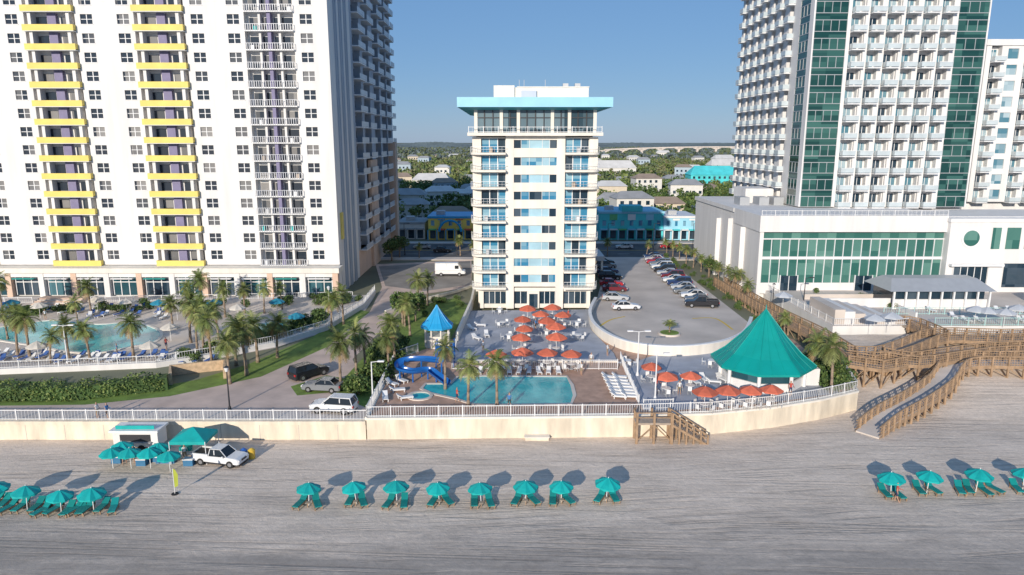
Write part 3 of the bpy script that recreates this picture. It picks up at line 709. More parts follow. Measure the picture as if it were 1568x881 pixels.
# ------------------------------------------------------------ umbrellas, furniture
def umbrella(name,mat,r,zt,ze,n=8,pole=white2):
    b=B(name); rings=[(0.02,zt),(r*.35,zt-(zt-ze)*.28),(r*.72,zt-(zt-ze)*.65),(r,ze)]
    vs=[]
    m=n*2
    for k,(rr,z) in enumerate(rings):
        for i in range(m):
            a=2*math.pi*i/m; q=rr*(1 if i%2==0 else .94); vs.append((q*math.cos(a),q*math.sin(a),z-(0.03*k if i%2 else 0)))
    for i in range(m):
        a=2*math.pi*i/m; q=r*(1.0 if i%2==0 else .95); vs.append((q*math.cos(a),q*math.sin(a),ze-.2+(0.04 if i%2 else 0)))
    b.part('canopy').add(vs,[(k*m+(i+1)%m,k*m+i,(k+1)*m+i,(k+1)*m+(i+1)%m) for k in range(4) for i in range(m)],mat)
    b.part('pole').cyl(0,0,-.1,zt+.08,.035,n=6,mat=pole)
    for i in range(n):
        a=2*math.pi*i/n; b.part('ribs').tube((0,0,zt-.55),(r*.6*math.cos(a),r*.6*math.sin(a),zt-(zt-ze)*.6-.03),.012,pole,4)
    return b.mesh()
UB=umbrella('beach_umbrella',teal,1.08,2.1,1.6)
UR=umbrella('patio_umbrella',redc,1.5,2.9,2.25,6)
UG=umbrella('patio_umbrella_grey',M('grey_canvas',(.5,.52,.55),.8,.1),1.5,2.9,2.25,6)
def lounger(mat,fr):
    b=B('beach_lounger')
    b.part('seat').box(-.28,.28,-.9,.35,.30,.38,mat)
    b.part('back').add([(-.28,.35,.31),(.28,.35,.31),(.28,.9,.68),(-.28,.9,.68),(-.28,.31,.39),(.28,.31,.39),(.28,.86,.76),(-.28,.86,.76)],[(0,3,2,1),(4,5,6,7),(0,1,5,4),(1,2,6,5),(2,3,7,6),(3,0,4,7)],mat)
    for x in(-.3,.3): b.part('frame').box(x-.03,x+.03,-.92,.6,.24,.32,fr)
    for x in(-.28,.28):
        for y in(-.8,.45): b.part('legs').box(x-.04,x+.04,y-.04,y+.04,0,.26,fr)
    b.part('back').box(-.25,.25,.72,.76,.26,.6,fr)
    return b.mesh()
lteal=M('dark_teal_sling',(.0,.23,.22),.7,.1,2,rnd=.15)
LB=lounger(lteal,wood); LW_=lounger(white2,white2); LBl=lounger(M('blue_sling',(.05,.12,.35),.8,.1),white2)
row=[(-2,750),(42,757),(94,761),(144,759),(473,750),(546,748),(608,749),(673,747),(737,750),(805,746),(860,745),(928,743),(1364,735),(1419,731),(1494,729),(1566,726)]
for px,py in row:
    x,y=S(px,py+24,0); z=hb(x,y)
    o=inst(UB,'beach_umbrella',x,y,z,random.random()*6,random.uniform(.94,1.05)); o.rotation_euler[0]=random.uniform(-.1,.1); o.rotation_euler[1]=random.uniform(-.1,.1)
    for s_ in(-1,1):
        inst(LB,'beach_lounger',x+s_*.62+random.uniform(-.15,.15),y+.1+random.uniform(-.35,.25),z,s_*random.uniform(-.05,.5))
    if px in(42,94,144,1494): inst(LB,'beach_lounger',x+1.6,y+.1,z,.3); inst(LB,'beach_lounger',x-1.5,y-.1,z,-.3)
    else:
        t=B('side_table'); t.part('top').box(x-.18,x+.18,y-.5,y-.15,z+.4,z+.44,woodd); t.part('leg').box(x-.03,x+.03,y-.36,y-.3,z,z+.4,wood); t.finish()
def patio():
    b=B('patio_table_set'); b.part('table').cyl(0,0,.7,.75,.55,n=16,mat=white2); b.cyl(0,0,0,.7,.05,n=6,mat=steel); b.cyl(0,0,0,.04,.3,n=10,mat=steel)
    for i in range(4):
        a=i*math.pi/2+.4; b.T=Matrix.Rotation(a,4,'Z')@Matrix.Translation((1.0,0,0))
        b.part('chairs').box(-.22,.22,-.22,.22,.42,.46,white2); b.box(.18,.22,-.22,.22,.46,.9,white2)
        for u in(-.2,.2):
            for w in(-.2,.2): b.box(u-.02,u+.02,w-.02,w+.02,0,.42,steel)
    b.T=Matrix(); return b.mesh()
PS=patio()
red=[(808,470),(846,468),(828,477),(862,478),(800,485),(838,489),(803,499),(851,498),(798,513),(852,514),(760,537),(800,536),(838,535),(875,537)]
for px,py in red:
    x,y=S(px,py,ZT+2.4); inst(UR,'patio_umbrella',x,y,ZT,random.random()*3,random.uniform(.86,1.0)); inst(PS,'patio_table_set',x,y,ZT,random.random()*3)
for px,py in[(998,555),(1021,572),(1058,568),(1080,595),(1115,593),(1150,591),(1182,589)]:
    x,y=S(px,py,ZP+2.4); inst(UR,'patio_umbrella',x,y,ZP,random.random()*3,random.uniform(.8,.92)); inst(PS,'patio_table_set',x,y,ZP,random.random()*3)
for px,py in[(770,500),(885,500),(885,520),(765,480),(780,520),(960,560),(1090,560)]:
    z=ZT if px<900 else ZP; x,y=S(px,py,z); inst(PS,'patio_table_set',x,y,z,random.random()*3)
for px,py in[(1340,485),(1366,482),(1512,474),(1540,476),(1495,472),(1200,450),(1560,470)]:
    x,y=S(px,py,RT+2.4); inst(UG,'patio_umbrella',x,y,RT,random.random()*3,.95)
for i in range(14):
    x,y=S(932+(i%7)*2.5+(i//7)*16,580+(i%7)*5,ZP); inst(LW_,'pool_lounger',x,y,ZP,1.3+random.uniform(-.15,.15))
for px,py in[(600,590),(608,600),(735,500),(722,505),(730,520),(745,515),(615,585),(620,612),(590,612)]+[(1050+i*14,583+(i%2)*4) for i in range(5)]:
    z=ZP if px<625 or px>900 else ZT
    x,y=S(px,py,z); inst(LW_,'pool_lounger',x,y,z,random.random()*2)
for i in range(9):
    x,y=S(735+i*15,571.5,ZP); inst(LW_,'pool_lounger',x,y,ZP,random.uniform(-.15,.15),.9)
for i in range(24):
    inst(LW_,'pool_lounger',random.uniform(64,100),random.choice([102.5,105,109]),RT,random.uniform(-.2,.2))
for i in range(90):
    px=random.choice([random.uniform(-60,260),random.uniform(0,330)]); py=random.choice([random.uniform(543,556),random.uniform(470,488)])
    x,y=S(px,py,ZU); inst(random.choice([LW_,LBl]),'pool_lounger',x,y,ZU,random.uniform(-.4,.4))
UC=umbrella('patio_umbrella_white',M('offwhite_canvas',(.6,.55,.48),.8,.1),1.3,2.6,2.0,8)
UBl=umbrella('patio_umbrella_blue',M('teal_blue_canvas',(.02,.22,.32),.8,.1),1.3,2.6,2.0,8)
for px,py in[(60,540),(262,510),(232,540),(245,470),(272,478),(150,465),(425,468),(62,475),(330,470),(455,492),(195,468),(20,470),(365,478)]:
    x,y=S(px,py+12,ZU); inst(random.choice([UC,UC,UBl]),'patio_umbrella',x,y,ZU,random.random())

# ------------------------------------------------------------ vehicles
def vehicle(name,paint,kind='sedan'):
    b=B(name)
    K=dict(
     sedan=dict(L=4.6,W=1.8,body=[(-2.3,.32),(-2.32,.7),(-2.2,.95),(-1.4,1.0),(1.0,.98),(1.9,.88),(2.25,.72),(2.32,.4),(2.2,.28)],cab=[(-1.75,.98),(-1.15,1.42),(.05,1.46),(.95,.97)]),
     suv=dict(L=4.8,W=1.95,body=[(-2.35,.4),(-2.4,.8),(-2.35,1.1),(1.0,1.12),(2.0,1.02),(2.35,.85),(2.4,.45),(2.3,.35)],cab=[(-2.3,1.1),(-2.05,1.72),(.2,1.78),(1.05,1.11)]),
     pickup=dict(L=5.6,W=2.0,body=[(-2.8,.5),(-2.82,1.1),(1.2,1.15),(2.4,1.08),(2.75,.95),(2.8,.5),(2.7,.42)],cab=[(-.75,1.13),(-.6,1.8),(.6,1.83),(1.35,1.13)]),
     van=dict(L=6.4,W=2.2,body=[(-3.2,.5),(-3.2,1.2),(2.4,1.25),(3.1,1.1),(3.2,.5)],cab=[(-3.2,1.2),(-3.18,2.7),(1.6,2.75),(2.5,1.23)]))[kind]
    W_=K['W']/2
    def loft(prof,hw0,hw1,z0,z1,mat):
        n=len(prof); cxx=sum(p[0] for p in prof)/n; czz=sum(p[1] for p in prof)/n; vs=[]
        for s_,k in((-1,.94),(-.88,1),(.88,1),(1,.94)):
            for x,z in prof:
                t=(z-z0)/(z1-z0); h=hw0+(hw1-hw0)*t
                vs.append((cxx+(x-cxx)*k,s_*h,czz+(z-czz)*k))
        fs=[tuple(range(n)),tuple(reversed(range(3*n,4*n)))]
        for r in range(3):
            for i in range(n): fs.append((r*n+i,(r+1)*n+i,(r+1)*n+(i+1)%n,r*n+(i+1)%n))
        b.add(vs,fs,mat)
    b.part('body'); zz=[p[1] for p in K['body']]; loft(K['body'],W_,W_*.97,min(zz),max(zz),paint)
    c=K['cab']; z0=c[0][1]; z1=max(p[1] for p in c)
    b.part('cabin'); loft(c,W_*.95,W_*.76,z0,z1,paint if kind=='van' else carg)
    xs=c[1][0];xe=c[2][0]
    b.part('roof').box(xs-.02,xe+.02,-W_*.72,W_*.72,z1-.06,z1+.03,paint)
    for s_ in(-1,1):
        b.tube((c[0][0],s_*W_*.9,z0),(c[1][0],s_*W_*.74,z1),.05,paint,4)
        b.tube((c[2][0],s_*W_*.74,z1-.02),(c[3][0],s_*W_*.9,z0),.05,paint,4)
        xm=(xs+xe)/2-.05; b.box(xm-.05,xm+.05,s_*W_*.86-.05,s_*W_*.86+.04,z0,z1-.04,paint)
        b.box(c[3][0]-.45,c[3][0]-.25,s_*(W_+.08)-.08,s_*(W_+.08)+.08,z0-.02,z0+.14,paint)
    wb=K['L']*.3
    r=.34 if kind=='sedan' else .4
    for x in(-wb,wb+.05):
        for s_ in(-1,1):
            b.T=Matrix.Translation((x,s_*(W_-.1),r))@Matrix.Rotation(math.pi/2,4,'X')
            b.part('wheels').cyl(0,0,-.13,.13,r,n=16,mat=tyre); b.cyl(0,0,-.145,.145,r*.55,n=10,mat=hub)
            b.T=Matrix()
    L=K['L']/2
    for s_ in(-1,1):
        b.part('lights').box(L-.12,L+.02,s_*W_*.68-.2,s_*W_*.68+.2,z0-.4,z0-.22,headl); b.box(-L-.02,-L+.1,s_*W_*.75-.15,s_*W_*.75+.15,z0-.35,z0-.12,taill)
    b.part('trim').box(L-.1,L+.03,-.45,.45,z0-.42,z0-.25,dark); b.box(-L+.1,L-.1,-W_*.8,W_*.8,.2,.35,dark)
    if kind=='pickup':
        b.part('bed').box(-2.7,-.85,-.78,.78,1.1,1.165,dark)
        for s_ in(-1,1): b.box(-2.78,-.8,s_*.9-.08,s_*.9+.08,1.1,1.3,paint)
        b.box(-2.8,-2.7,-.9,.9,1.1,1.3,paint)
    if kind=='van':
        b.part('glazing').add([(1.68,-.85,2.55),(1.68,.85,2.55),(2.47,1.0,1.5),(2.47,-1.0,1.5)],[(0,1,2,3)],carg)
        for s_ in(-1,1): b.box(1.0,1.8,s_*.98-.03,s_*.98+.03,1.6,2.3,carg)
    return b.mesh()
def paint(n,c): return M('car_paint_'+n,c,.25,.04,1,spec=.6)
pc={'white':paint('white',(.7,.7,.7)),'black':paint('black',(.02,.02,.025)),'grey':paint('grey',(.2,.21,.22)),'silver':paint('silver',(.45,.46,.48)),'red':paint('red',(.4,.02,.03)),'navy':paint('navy',(.02,.04,.12)),'maroon':paint('maroon',(.15,.02,.03))}
VM={}
def car(kind,col,px,py,z,rot):
    k=(kind,col)
    nm={'sedan':'parked_car','suv':'parked_suv','pickup':'pickup_truck','van':'delivery_van'}[kind]
    if k not in VM: VM[k]=vehicle(nm,pc[col],kind)
    x,y=S(px,py,z); return inst(VM[k],nm,x,y,z,math.radians(rot))
car('suv','black',473,577,ZU,50); car('sedan','grey',495,598,ZU,172); car('suv','white',512,630,ZU,172)
car('van','white',690,422,ZU,0)
cl=['black','grey','white','grey','silver','navy','white','maroon','silver','black','white','grey','red','silver','navy']
car('pickup','black',1074,470,ZT,172)
for i in range(1,15):
    t=i/14; x=p0[0]+(p1[0]-p0[0])*t; y=p0[1]+(p1[1]-p0[1])*t
    k=(random.choice(['sedan','suv','sedan']),cl[i])
    if k not in VM: VM[k]=vehicle('parked_car',pc[k[1]],k[0])
    inst(VM[k],'parked_car',x+random.uniform(-.4,.4),y,ZT,math.radians(178+random.uniform(-5,5)))
for px,py,c_,k in[(958,474,'white','sedan'),(942,460,'silver','sedan'),(941,446,'maroon','sedan'),(936,438,'red','sedan'),(934,428,'black','suv'),(930,419,'navy','sedan'),(927,411,'grey','suv'),(925,405,'black','sedan')]:
    car(k,c_,px,py,ZT+.006,random.uniform(-8,8))
for x,y,c_ in[(-45,181,'white'),(-24,187,'silver'),(20,180,'grey'),(42,188,'red'),(-18,181,'black'),(30,187,'white'),(50,180,'silver')]:
    k=('sedan',c_)
    if k not in VM: VM[k]=vehicle('parked_car',pc[c_],'sedan')
    inst(VM[k],'car',x,y,ZU,0 if y<184 else math.pi)
VM[('pickup','white')]=vehicle('pickup_truck',pc['white'],'pickup')
x,y=S(338,709,0); inst(VM[('pickup','white')],'pickup_truck',x,y,0,math.radians(-12),.9)
b=B('canopy_tent'); x,y=S(300,701,0)
b.part('roof')
vs=[(x-1.7,y-1.5,2.3),(x+1.7,y-1.5,2.3),(x+1.7,y+1.5,2.3),(x-1.7,y+1.5,2.3),(x,y,3.2)]
b.add(vs,[(0,1,4),(1,2,4),(2,3,4),(3,0,4)],teal); b.wall([v[:2] for v in vs[:4]],.04,2.0,2.3,teal,True)
for v in vs[:4]: b.part('poles').tube((v[0],v[1],0),(v[0],v[1],2.3),.04,white2)
b.part('shelves').box(x-1.4,x+1.2,y-.3,y+.4,.5,.8,white2); b.box(x-1.4,x-.4,y-.3,y+.4,.82,1.2,teal); b.finish()
b=B('concession_trailer'); x,y=S(212,690,0); y+=.6
b.part('body').box(x-2.2,x+2.2,y-.9,y+.9,.5,2.1,white); b.part('roof').box(x-2.4,x+2.4,y-1.2,y+1.1,2.1,2.3,white2)
b.part('hatch').box(x-1.5,x+1.5,y-.95,y-.9,1.1,1.8,dark); b.part('counter').box(x-1.6,x+1.6,y-1.25,y-.95,1.0,1.08,steel)
for s_ in(-1,1):
    b.T=Matrix.Translation((x+.5*s_,y-.9,.36))@Matrix.Rotation(math.pi/2,4,'X'); b.part('wheels').cyl(0,0,-.1,.1,.34,n=14,mat=tyre); b.T=Matrix()
b.part('signs').box(x-1.9,x+1.9,y-.8,y-.76,2.32,2.7,teal); b.finish()
for px,py in[(170,690),(198,690),(228,690),(258,695),(186,680),(243,682)]:
    x,y=S(px,py,1.8); inst(UB,'beach_umbrella',x,y,0,random.random(),.98)
for px,py in[(262,708),(248,708),(236,706),(290,712),(180,708),(218,712)]:
    x,y=S(px,py,0); b=B('storage_chest'); b.part('box').box(x-.45,x+.45,y-.3,y+.3,0,.6,M('chest_blue',(.04,.16,.3),.5,.1)); b.part('lid').box(x-.48,x+.48,y-.33,y+.33,.6,.7,white2); b.finish()
for px,mat_ in((374,M('bin_blue',(.03,.12,.4),.5,.1)),(386,M('bin_yellow',(.65,.42,.05),.5,.1))):
    x,y=S(px,702,0); b=B('trash_barrel'); b.part('barrel').cyl(x,y,0,.85,.3,.33,n=14,mat=mat_); b.part('lid').cyl(x,y,.85,1.05,.35,.12,n=14,mat=mat_); b.finish()
b=B('feather_flag'); x,y=S(268,757,0); ymat=M('flag_yellow',(.4,.45,.05),.7,.1)
b.part('pole').tube((x,y,0),(x,y,2.4),.03,white2); b.part('flag').add([(x+.02,y,.6),(x+.3,y+.1,.75),(x+.36,y+.1,1.8),(x+.2,y+.05,2.25),(x+.02,y,2.4)],[(0,1,2,3,4)],ymat); b.part('base').cyl(x,y,0,.08,.3,n=10,mat=tyre); b.finish()
# ------------------------------------------------------------ people
skin=M('skin',(.45,.27,.18),.6,.05); hair=M('hair',(.05,.03,.02),.7,.1)
def person(shirt,short,pose=0):
    J=[(0,0,.95),(0,0,1.2),(0,0,1.42),(0,0,1.52),(0,.01,1.62),(0,.01,1.74),
       (.1,0,.9),(.12,.03*(1 if pose else 0),.5),(.13,-.02+.15*pose,.09),(.13,-.13+.15*pose,.03),(-.1,0,.9),(-.12,-.04*pose,.5),(-.13,-.02-.2*pose,.09),(-.13,-.13-.2*pose,.03),
       (.19,0,1.4),(.26,-.02,1.13),(.27,-.12-.25*pose,.93+.15*pose),(.27,-.16-.3*pose,.84+.17*pose),(-.19,0,1.4),(-.26,0,1.13),(-.27,-.08,.9),(-.27,-.1,.8)]
    R=[.14,.13,.13,.055,.085,.075,.09,.06,.045,.035,.09,.06,.045,.035,.055,.042,.032,.035,.055,.042,.032,.035]
    E=[(0,1),(1,2),(2,3),(3,4),(4,5),(0,6),(6,7),(7,8),(8,9),(0,10),(10,11),(11,12),(12,13),(2,14),(14,15),(15,16),(16,17),(2,18),(18,19),(19,20),(20,21)]
    me=bpy.data.meshes.new('p'); me.from_pydata(J,E,[]); o=bpy.data.objects.new('p',me); sc.collection.objects.link(o)
    o.modifiers.new('s','SKIN')
    for i,v in enumerate(me.skin_vertices[0].data): v.radius=(R[i],R[i]*.85); v.use_root=(i==0)
    o.modifiers.new('ss','SUBSURF').levels=1
    dg=bpy.context.evaluated_depsgraph_get(); m2=bpy.data.meshes.new_from_object(o.evaluated_get(dg)); bpy.data.objects.remove(o)
    m2.materials.clear()
    for m in(skin,shirt,short,hair): m2.materials.append(m)
    for p in m2.polygons:
        z=p.center.z; x=abs(p.center.x)
        p.material_index=3 if z>1.7 or (z>1.6 and p.center.y>.04) else (1 if 1.0<z<1.46 and x<.25 else (2 if .55<z<=1.0 and x<.22 else 0)); p.use_smooth=True
    return m2
try:
    A=person(M('shirt_red',(.5,.08,.06),.8,.1),M('shorts_navy',(.03,.04,.1),.8,.1),1)
    C=person(M('shirt_white',(.7,.7,.7),.8,.1),M('shorts_tan',(.3,.24,.15),.8,.1),0)
    D=person(M('shirt_blue',(.06,.2,.45),.8,.1),M('shorts_dark',(.04,.04,.04),.8,.1),1)
    ppl=[(191,710,0,A,.3),(206,709,0,C,2),(284,706,0,C,1),(1372,768,0,A,1),(250,708,0,D,2.5),(905,560,ZP,C,0),(700,616,ZP,A,2),(930,545,ZT,C,1),(1005,600,ZP,A,1),(1040,605,ZP,C,3),(150,640,ZU,C,1.5),(165,641,ZU,D,1.5),(780,625,ZP,D,0),(890,575,ZP,C,2),(820,505,ZT,D,1),(870,490,ZT,A,2),(740,540,ZT,C,4),(1075,612,ZP,D,1),(1210,606,ZP,A,0),(70,490,ZU,C,1),(255,535,ZU,A,1),(180,545,ZU,D,2),(30,545,ZU,C,0),(300,480,ZU,D,1),(420,470,ZU,A,1),(585,520,ZU,C,0)]
    for px,py,z,m_,r in ppl:
        x,y=S(px,py,z); inst(m_,'person',x,y,z,r)
except Exception as e: print('person fail',e)

# ------------------------------------------------------------ lamps
def lamp(px,py,z,h,mat,arms=1):
    x,y=S(px,py,z); b=B('street_lamp'); b.part('pole').cyl(x,y,z,z+h,.1,.06,n=8,mat=mat); b.part('base').cyl(x,y,z,z+.4,.2,.14,n=8,mat=mat)
    if arms==0: b.part('lantern').cyl(x,y,z+h,z+h+.45,.16,.26,n=8,mat=headl); b.part('cap').cyl(x,y,z+h+.45,z+h+.65,.3,.05,n=8,mat=mat)
    else:
        for s_ in((-1,1) if arms==2 else (1,)):
            b.part('arms').tube((x,y,z+h-.05),(x+s_*.8,y,z+h+.05),.04,mat); b.part('heads').box(x+s_*1.05-.35,x+s_*1.05+.35,y-.16,y+.16,z+h,z+h+.14,mat)
    b.finish()
lamp(352,628,ZU,4.3,dark,0); lamp(976,575,ZP,5.5,white2,2); lamp(1003,612,ZP,5.2,white2,1); lamp(571,614,ZU,4.5,white2,1); lamp(104,556,ZU,5,white2,2); lamp(1230,470,ZT,5,dark,1); lamp(610,545,ZU,4,dark,0); lamp(505,480,ZU,4,white2,0); lamp(1182,480,ZU,4.5,dark,0)
for px in(620,700,930,1000,1060): lamp(px,391,ZU,8,dark,1)

# ------------------------------------------------------------ palms, shrubs, trees
def palm(seed,dense=30):
    random.seed(seed); b=B('palm_tree'); h=5.0; bend=random.uniform(-.5,.5); bd=random.uniform(-.4,.4)
    P=[(bend*t*t,bd*t*t,h*t) for t in[0,.15,.35,.6,.8,1]]; R=[.27,.2,.17,.16,.17,.24]
    for i in range(5): b.part('trunk').tube(P[i],P[i+1],R[i],trunkm,8,R[i+1])
    for i in range(14):
        a=random.random()*6.28; z=h-.1-random.random()*.9; c=Vector((bend*(z/h)**2,bd*(z/h)**2,z)); b.tube(c,c+Vector((.38*math.cos(a),.38*math.sin(a),.25)),.05,trunkm,4,.02)
    top=Vector(P[-1])
    for i in range(dense):
        az=i*2.399+random.uniform(-.3,.3); el=math.radians(82-128*((i+.5)/dense)**.9+random.uniform(-8,8))
        L=random.uniform(1.8,2.35); d=Vector((math.cos(az)*math.cos(el),math.sin(az)*math.cos(el),math.sin(el)))
        p=top.copy(); seg=7; side=Vector((-math.sin(az),math.cos(az),0)); mt=frondC if el<-.5 and random.random()<.7 else random.choice([frondA,frondA,frondB])
        for k in range(seg):
            q=p+d*(L/seg); b.part('fronds').tube(p,q,.02,mt,3)
            if k>=1:
                w=.62*math.sin(math.pi*min(1,(k+.7)/seg*.85+.12))+.12
                for s_ in(-1,1):
                    for off in(0,.5):
                        base=p.lerp(q,off); tip=base+side*s_*w*random.uniform(.8,1.1)+d*w*.75+Vector((0,0,-.22*w-random.uniform(0,.12)))
                        b.add([tuple(base),tuple(base+d*(.13)),tuple(tip)],[(0,1,2)],mt)
            p=q; d=(d+Vector((0,0,-.17-.03*k))).normalized()
    return b.mesh()
PM=[palm(s,dn) for s,dn in((11,30),(12,34),(13,24),(14,38),(15,28))]
random.seed(21)
pal=[(28,548,465),(46,550,468),(78,556,503),(106,552,482),(138,552,490),(205,552,478),(140,482,427),(292,525,442),(303,548,455),(325,562,468),(352,588,505),(378,575,482),(425,548,478),(345,486,428),(375,480,432),(405,480,428),(432,474,430),(310,475,412),(526,497,435),(508,508,443),(522,596,502),(546,578,490),(605,560,478),(628,515,447),(655,468,415),(641,476,414),(682,596,513),(717,622,538),(761,622,535),(4,478,415),(12,520,468),(265,505,452),(1238,590,505),(1272,606,510),(1256,568,518),(288,480,430),(560,570,496),(596,575,500),(335,520,460),(-30,560,480),(-60,500,430),(120,500,450),(620,500,455),(312,535,450),(362,560,480),(395,555,478)]
for px,pb,pt_ in pal:
    z=ZU if (px<600 or px>1230) else (ZP if 670<px<1200 else ZU)
    x,y=S(px,pb,z); zt_=ZY(pt_,y); hh=max(2.5,zt_-z)
    s_=(hh-0)/6.6
    sx=min(1.0,max(.78,s_))*random.uniform(.85,1.05)
    inst(random.choice(PM),'palm_tree',x,y,z,random.random()*6.28,(sx,sx,s_))
for i in range(10):
    t=i/9; a=S(1012,388,ZU); c=S(1118,448,ZU); x=a[0]+(c[0]-a[0])*t+1.5; y=a[1]+(c[1]-a[1])*t
    inst(random.choice(PM),'palm_tree',x,y,ZU,random.random()*6,random.uniform(.6,.75))
for px,py in[(990,394),(705,392),(725,398),(642,396),(930,392),(1120,452),(1145,468),(1200,520)]:
    x,y=S(px,py,ZU); inst(random.choice(PM),'palm_tree',x,y,ZU,random.random()*6,random.uniform(.6,.85))
inst(PM[0],'palm_tree',S(1025,512,ZT)[0],S(1025,512,ZT)[1],ZT+.3,1,(.62,.62,.28))
def blob(cx,cy,cz,rx,ry,rz,n):
    out=[]
    for _ in range(n):
        v=Vector(rng.normal(size=3)).normalized()*(random.uniform(.72,1.08)); out.append((cx+v.x*rx,cy+v.y*ry,cz+v.z*rz))
    return out
def shrub(seed):
    random.seed(seed); b=B('shrub'); 
    for i in range(7):
        x,y=random.uniform(-.7,.7),random.uniform(-.6,.6); b.part('leaves').leaves(blob(x,y,.6+random.uniform(-.1,.35),.6,.6,.55,70),.13,[lf1,lf2,lf2,lf3] if i%2 else [lf1,lf1,lf2])
    b.part('stems').tube((0,0,0),(.1,0,.8),.05,trunkm); b.tube((0,0,0),(-.3,.2,.7),.04,trunkm); return b.mesh()
def btree(seed):
    random.seed(seed); b=B('broadleaf_tree'); b.part('trunk').tube((0,0,0),(.1,.05,2.2),.24,trunkm,8,.16)
    for i in range(10):
        a=i*2.4; r=random.uniform(.8,2.0); z=random.uniform(2.8,5.2); c=(r*math.cos(a),r*math.sin(a),z)
        b.part('limbs').tube((.1,.05,2.0),c,.09,trunkm,5,.03)
        b.part('leaves').leaves(blob(*c,1.2,1.2,.85,120),.22,[lf1,lf2,lf2,lf3] if i%2 else [lf1,lf1,lf2])
    return b.mesh()
SH=[shrub(i) for i in(1,2,3)]; BT=[btree(i) for i in(1,2)]
random.seed(33)
def scat(poly_px,n,z,smin,smax,meshes,name):
    P=[Vector(S(a,c,z)) for a,c in poly_px]
    def inside(x,y):
        r=False; j=len(P)-1
        for i in range(len(P)):
            if (P[i].y>y)!=(P[j].y>y) and x<(P[j].x-P[i].x)*(y-P[i].y)/(P[j].y-P[i].y)+P[i].x: r=not r
            j=i
        return r
    x0=min(p.x for p in P);x1=max(p.x for p in P);y0=min(p.y for p in P);y1=max(p.y for p in P); k=0;t=0
    while k<n and t<n*60:
        t+=1; x=random.uniform(x0,x1); y=random.uniform(y0,y1)
        if inside(x,y): inst(random.choice(meshes),name,x,y,z,random.random()*6,random.uniform(smin,smax)); k+=1
scat([(585,590),(560,620),(530,608),(560,570),(600,520),(620,530)],34,ZU,.9,1.5,SH,'shrub')
scat([(600,500),(640,468),(700,456),(712,470),(660,480),(620,500)],12,ZU,.5,.9,SH,'shrub')
scat([(0,477),(560,455),(540,468),(260,478),(0,486)],50,ZU,.6,1.1,SH,'shrub')
scat([(290,560),(345,545),(420,520),(500,495),(490,485),(380,525),(280,545)],40,ZU,.7,1.3,SH,'shrub')
scat([(1232,560),(1262,545),(1300,590),(1306,604),(1280,606),(1250,590)],30,ZU,.9,1.4,SH,'shrub')
scat([(1020,392),(1110,440),(1200,505),(1190,515),(1105,458),(1015,398)],40,ZU,.4,.75,SH,'shrub')
scat([(1310,530),(1380,525),(1400,545),(1330,560)],14,1.2,.5,.9,SH,'dune_shrub')
for i in range(12): inst(random.choice(SH),'shrub',random.uniform(50,100),random.choice([111,118.8,123]),RT,random.random()*6,random.uniform(.5,.8))
for px,py,s_ in[(617,500,.95),(636,492,.8),(612,395,.9),(600,400,.9),(1085,425,.7),(1275,585,.6)]:
    x,y=S(px,py,ZU); inst(random.choice(BT),'broadleaf_tree',x,y,ZU,random.random()*6,s_)
b=B('hedge'); p=SP([(-140,612),(120,610),(258,594)]); 
cents=[]
for (a0,a1),(c0,c1) in zip(p[:-1],p[1:]):
    L=math.dist((a0,a1),(c0,c1)); 
    for i in range(int(L*150)):
        t=random.random(); h=random.random(); f=random.choice([0,0,1]); dy=random.uniform(-1,1)
        wz=1.75+.25*math.sin(t*L*1.3)+.12*math.sin(t*L*4.1)
        if f==0: cents.append((a0+(c0-a0)*t,a1+(c1-a1)*t-1.0+random.uniform(-.12,.12),ZU+h*wz))
        else: cents.append((a0+(c0-a0)*t,a1+(c1-a1)*t+dy,ZU+wz+random.uniform(-.12,.1)))
b.part('leaves').leaves(cents,.13,[lf1,lf2,lf2,lf3]); b.part('core').wall(p,1.7,ZU,ZU+1.5,lf1); b.finish()

# ------------------------------------------------------------ town background
roofs=[M('roof_grey',(.33,.33,.33),.8,.15,.3),M('roof_brown',(.33,.25,.19),.8,.15,.3),M('roof_white',(.62,.6,.57),.7,.1,.3)]
walls=[M('house_white',(.68,.66,.62),.8,.06),M('house_cream',(.62,.54,.42),.8,.06),M('house_blue',(.38,.46,.52),.8,.06)]
hs=[]
def house(x,y,w,d,h,rot,wm,rm,name='house'):
    b=B(name); b.T=Matrix.Translation((x,y,ZU))@Matrix.Rotation(rot,4,'Z')
    b.part('walls').box(-w/2,w/2,-d/2,d/2,-.2,h,wm); rh=w*.17
    b.part('roof').add([(-w/2-.5,-d/2-.5,h),(w/2+.5,-d/2-.5,h),(w/2+.5,d/2+.5,h),(-w/2-.5,d/2+.5,h),(-w/2+d*.25,0,h+rh),(w/2-d*.25,0,h+rh)],[(0,1,5,4),(1,2,5),(2,3,4,5),(3,0,4),(0,3,2,1)],rm)
    for k in range(int(h//2.8)):
        for i in range(int(w//3)):
            q=-w/2+1.2+i*3; b.part('windows').box(q,q+1.3,-d/2-.05,-d/2-.002,1+k*2.9,2.4+k*2.9,gdark)
    b.part('door').box(-.5,.5,-d/2-.06,-d/2-.003,0,2.1,dark)
    b.finish(); hs.append((x,y,max(w,d)*.5))
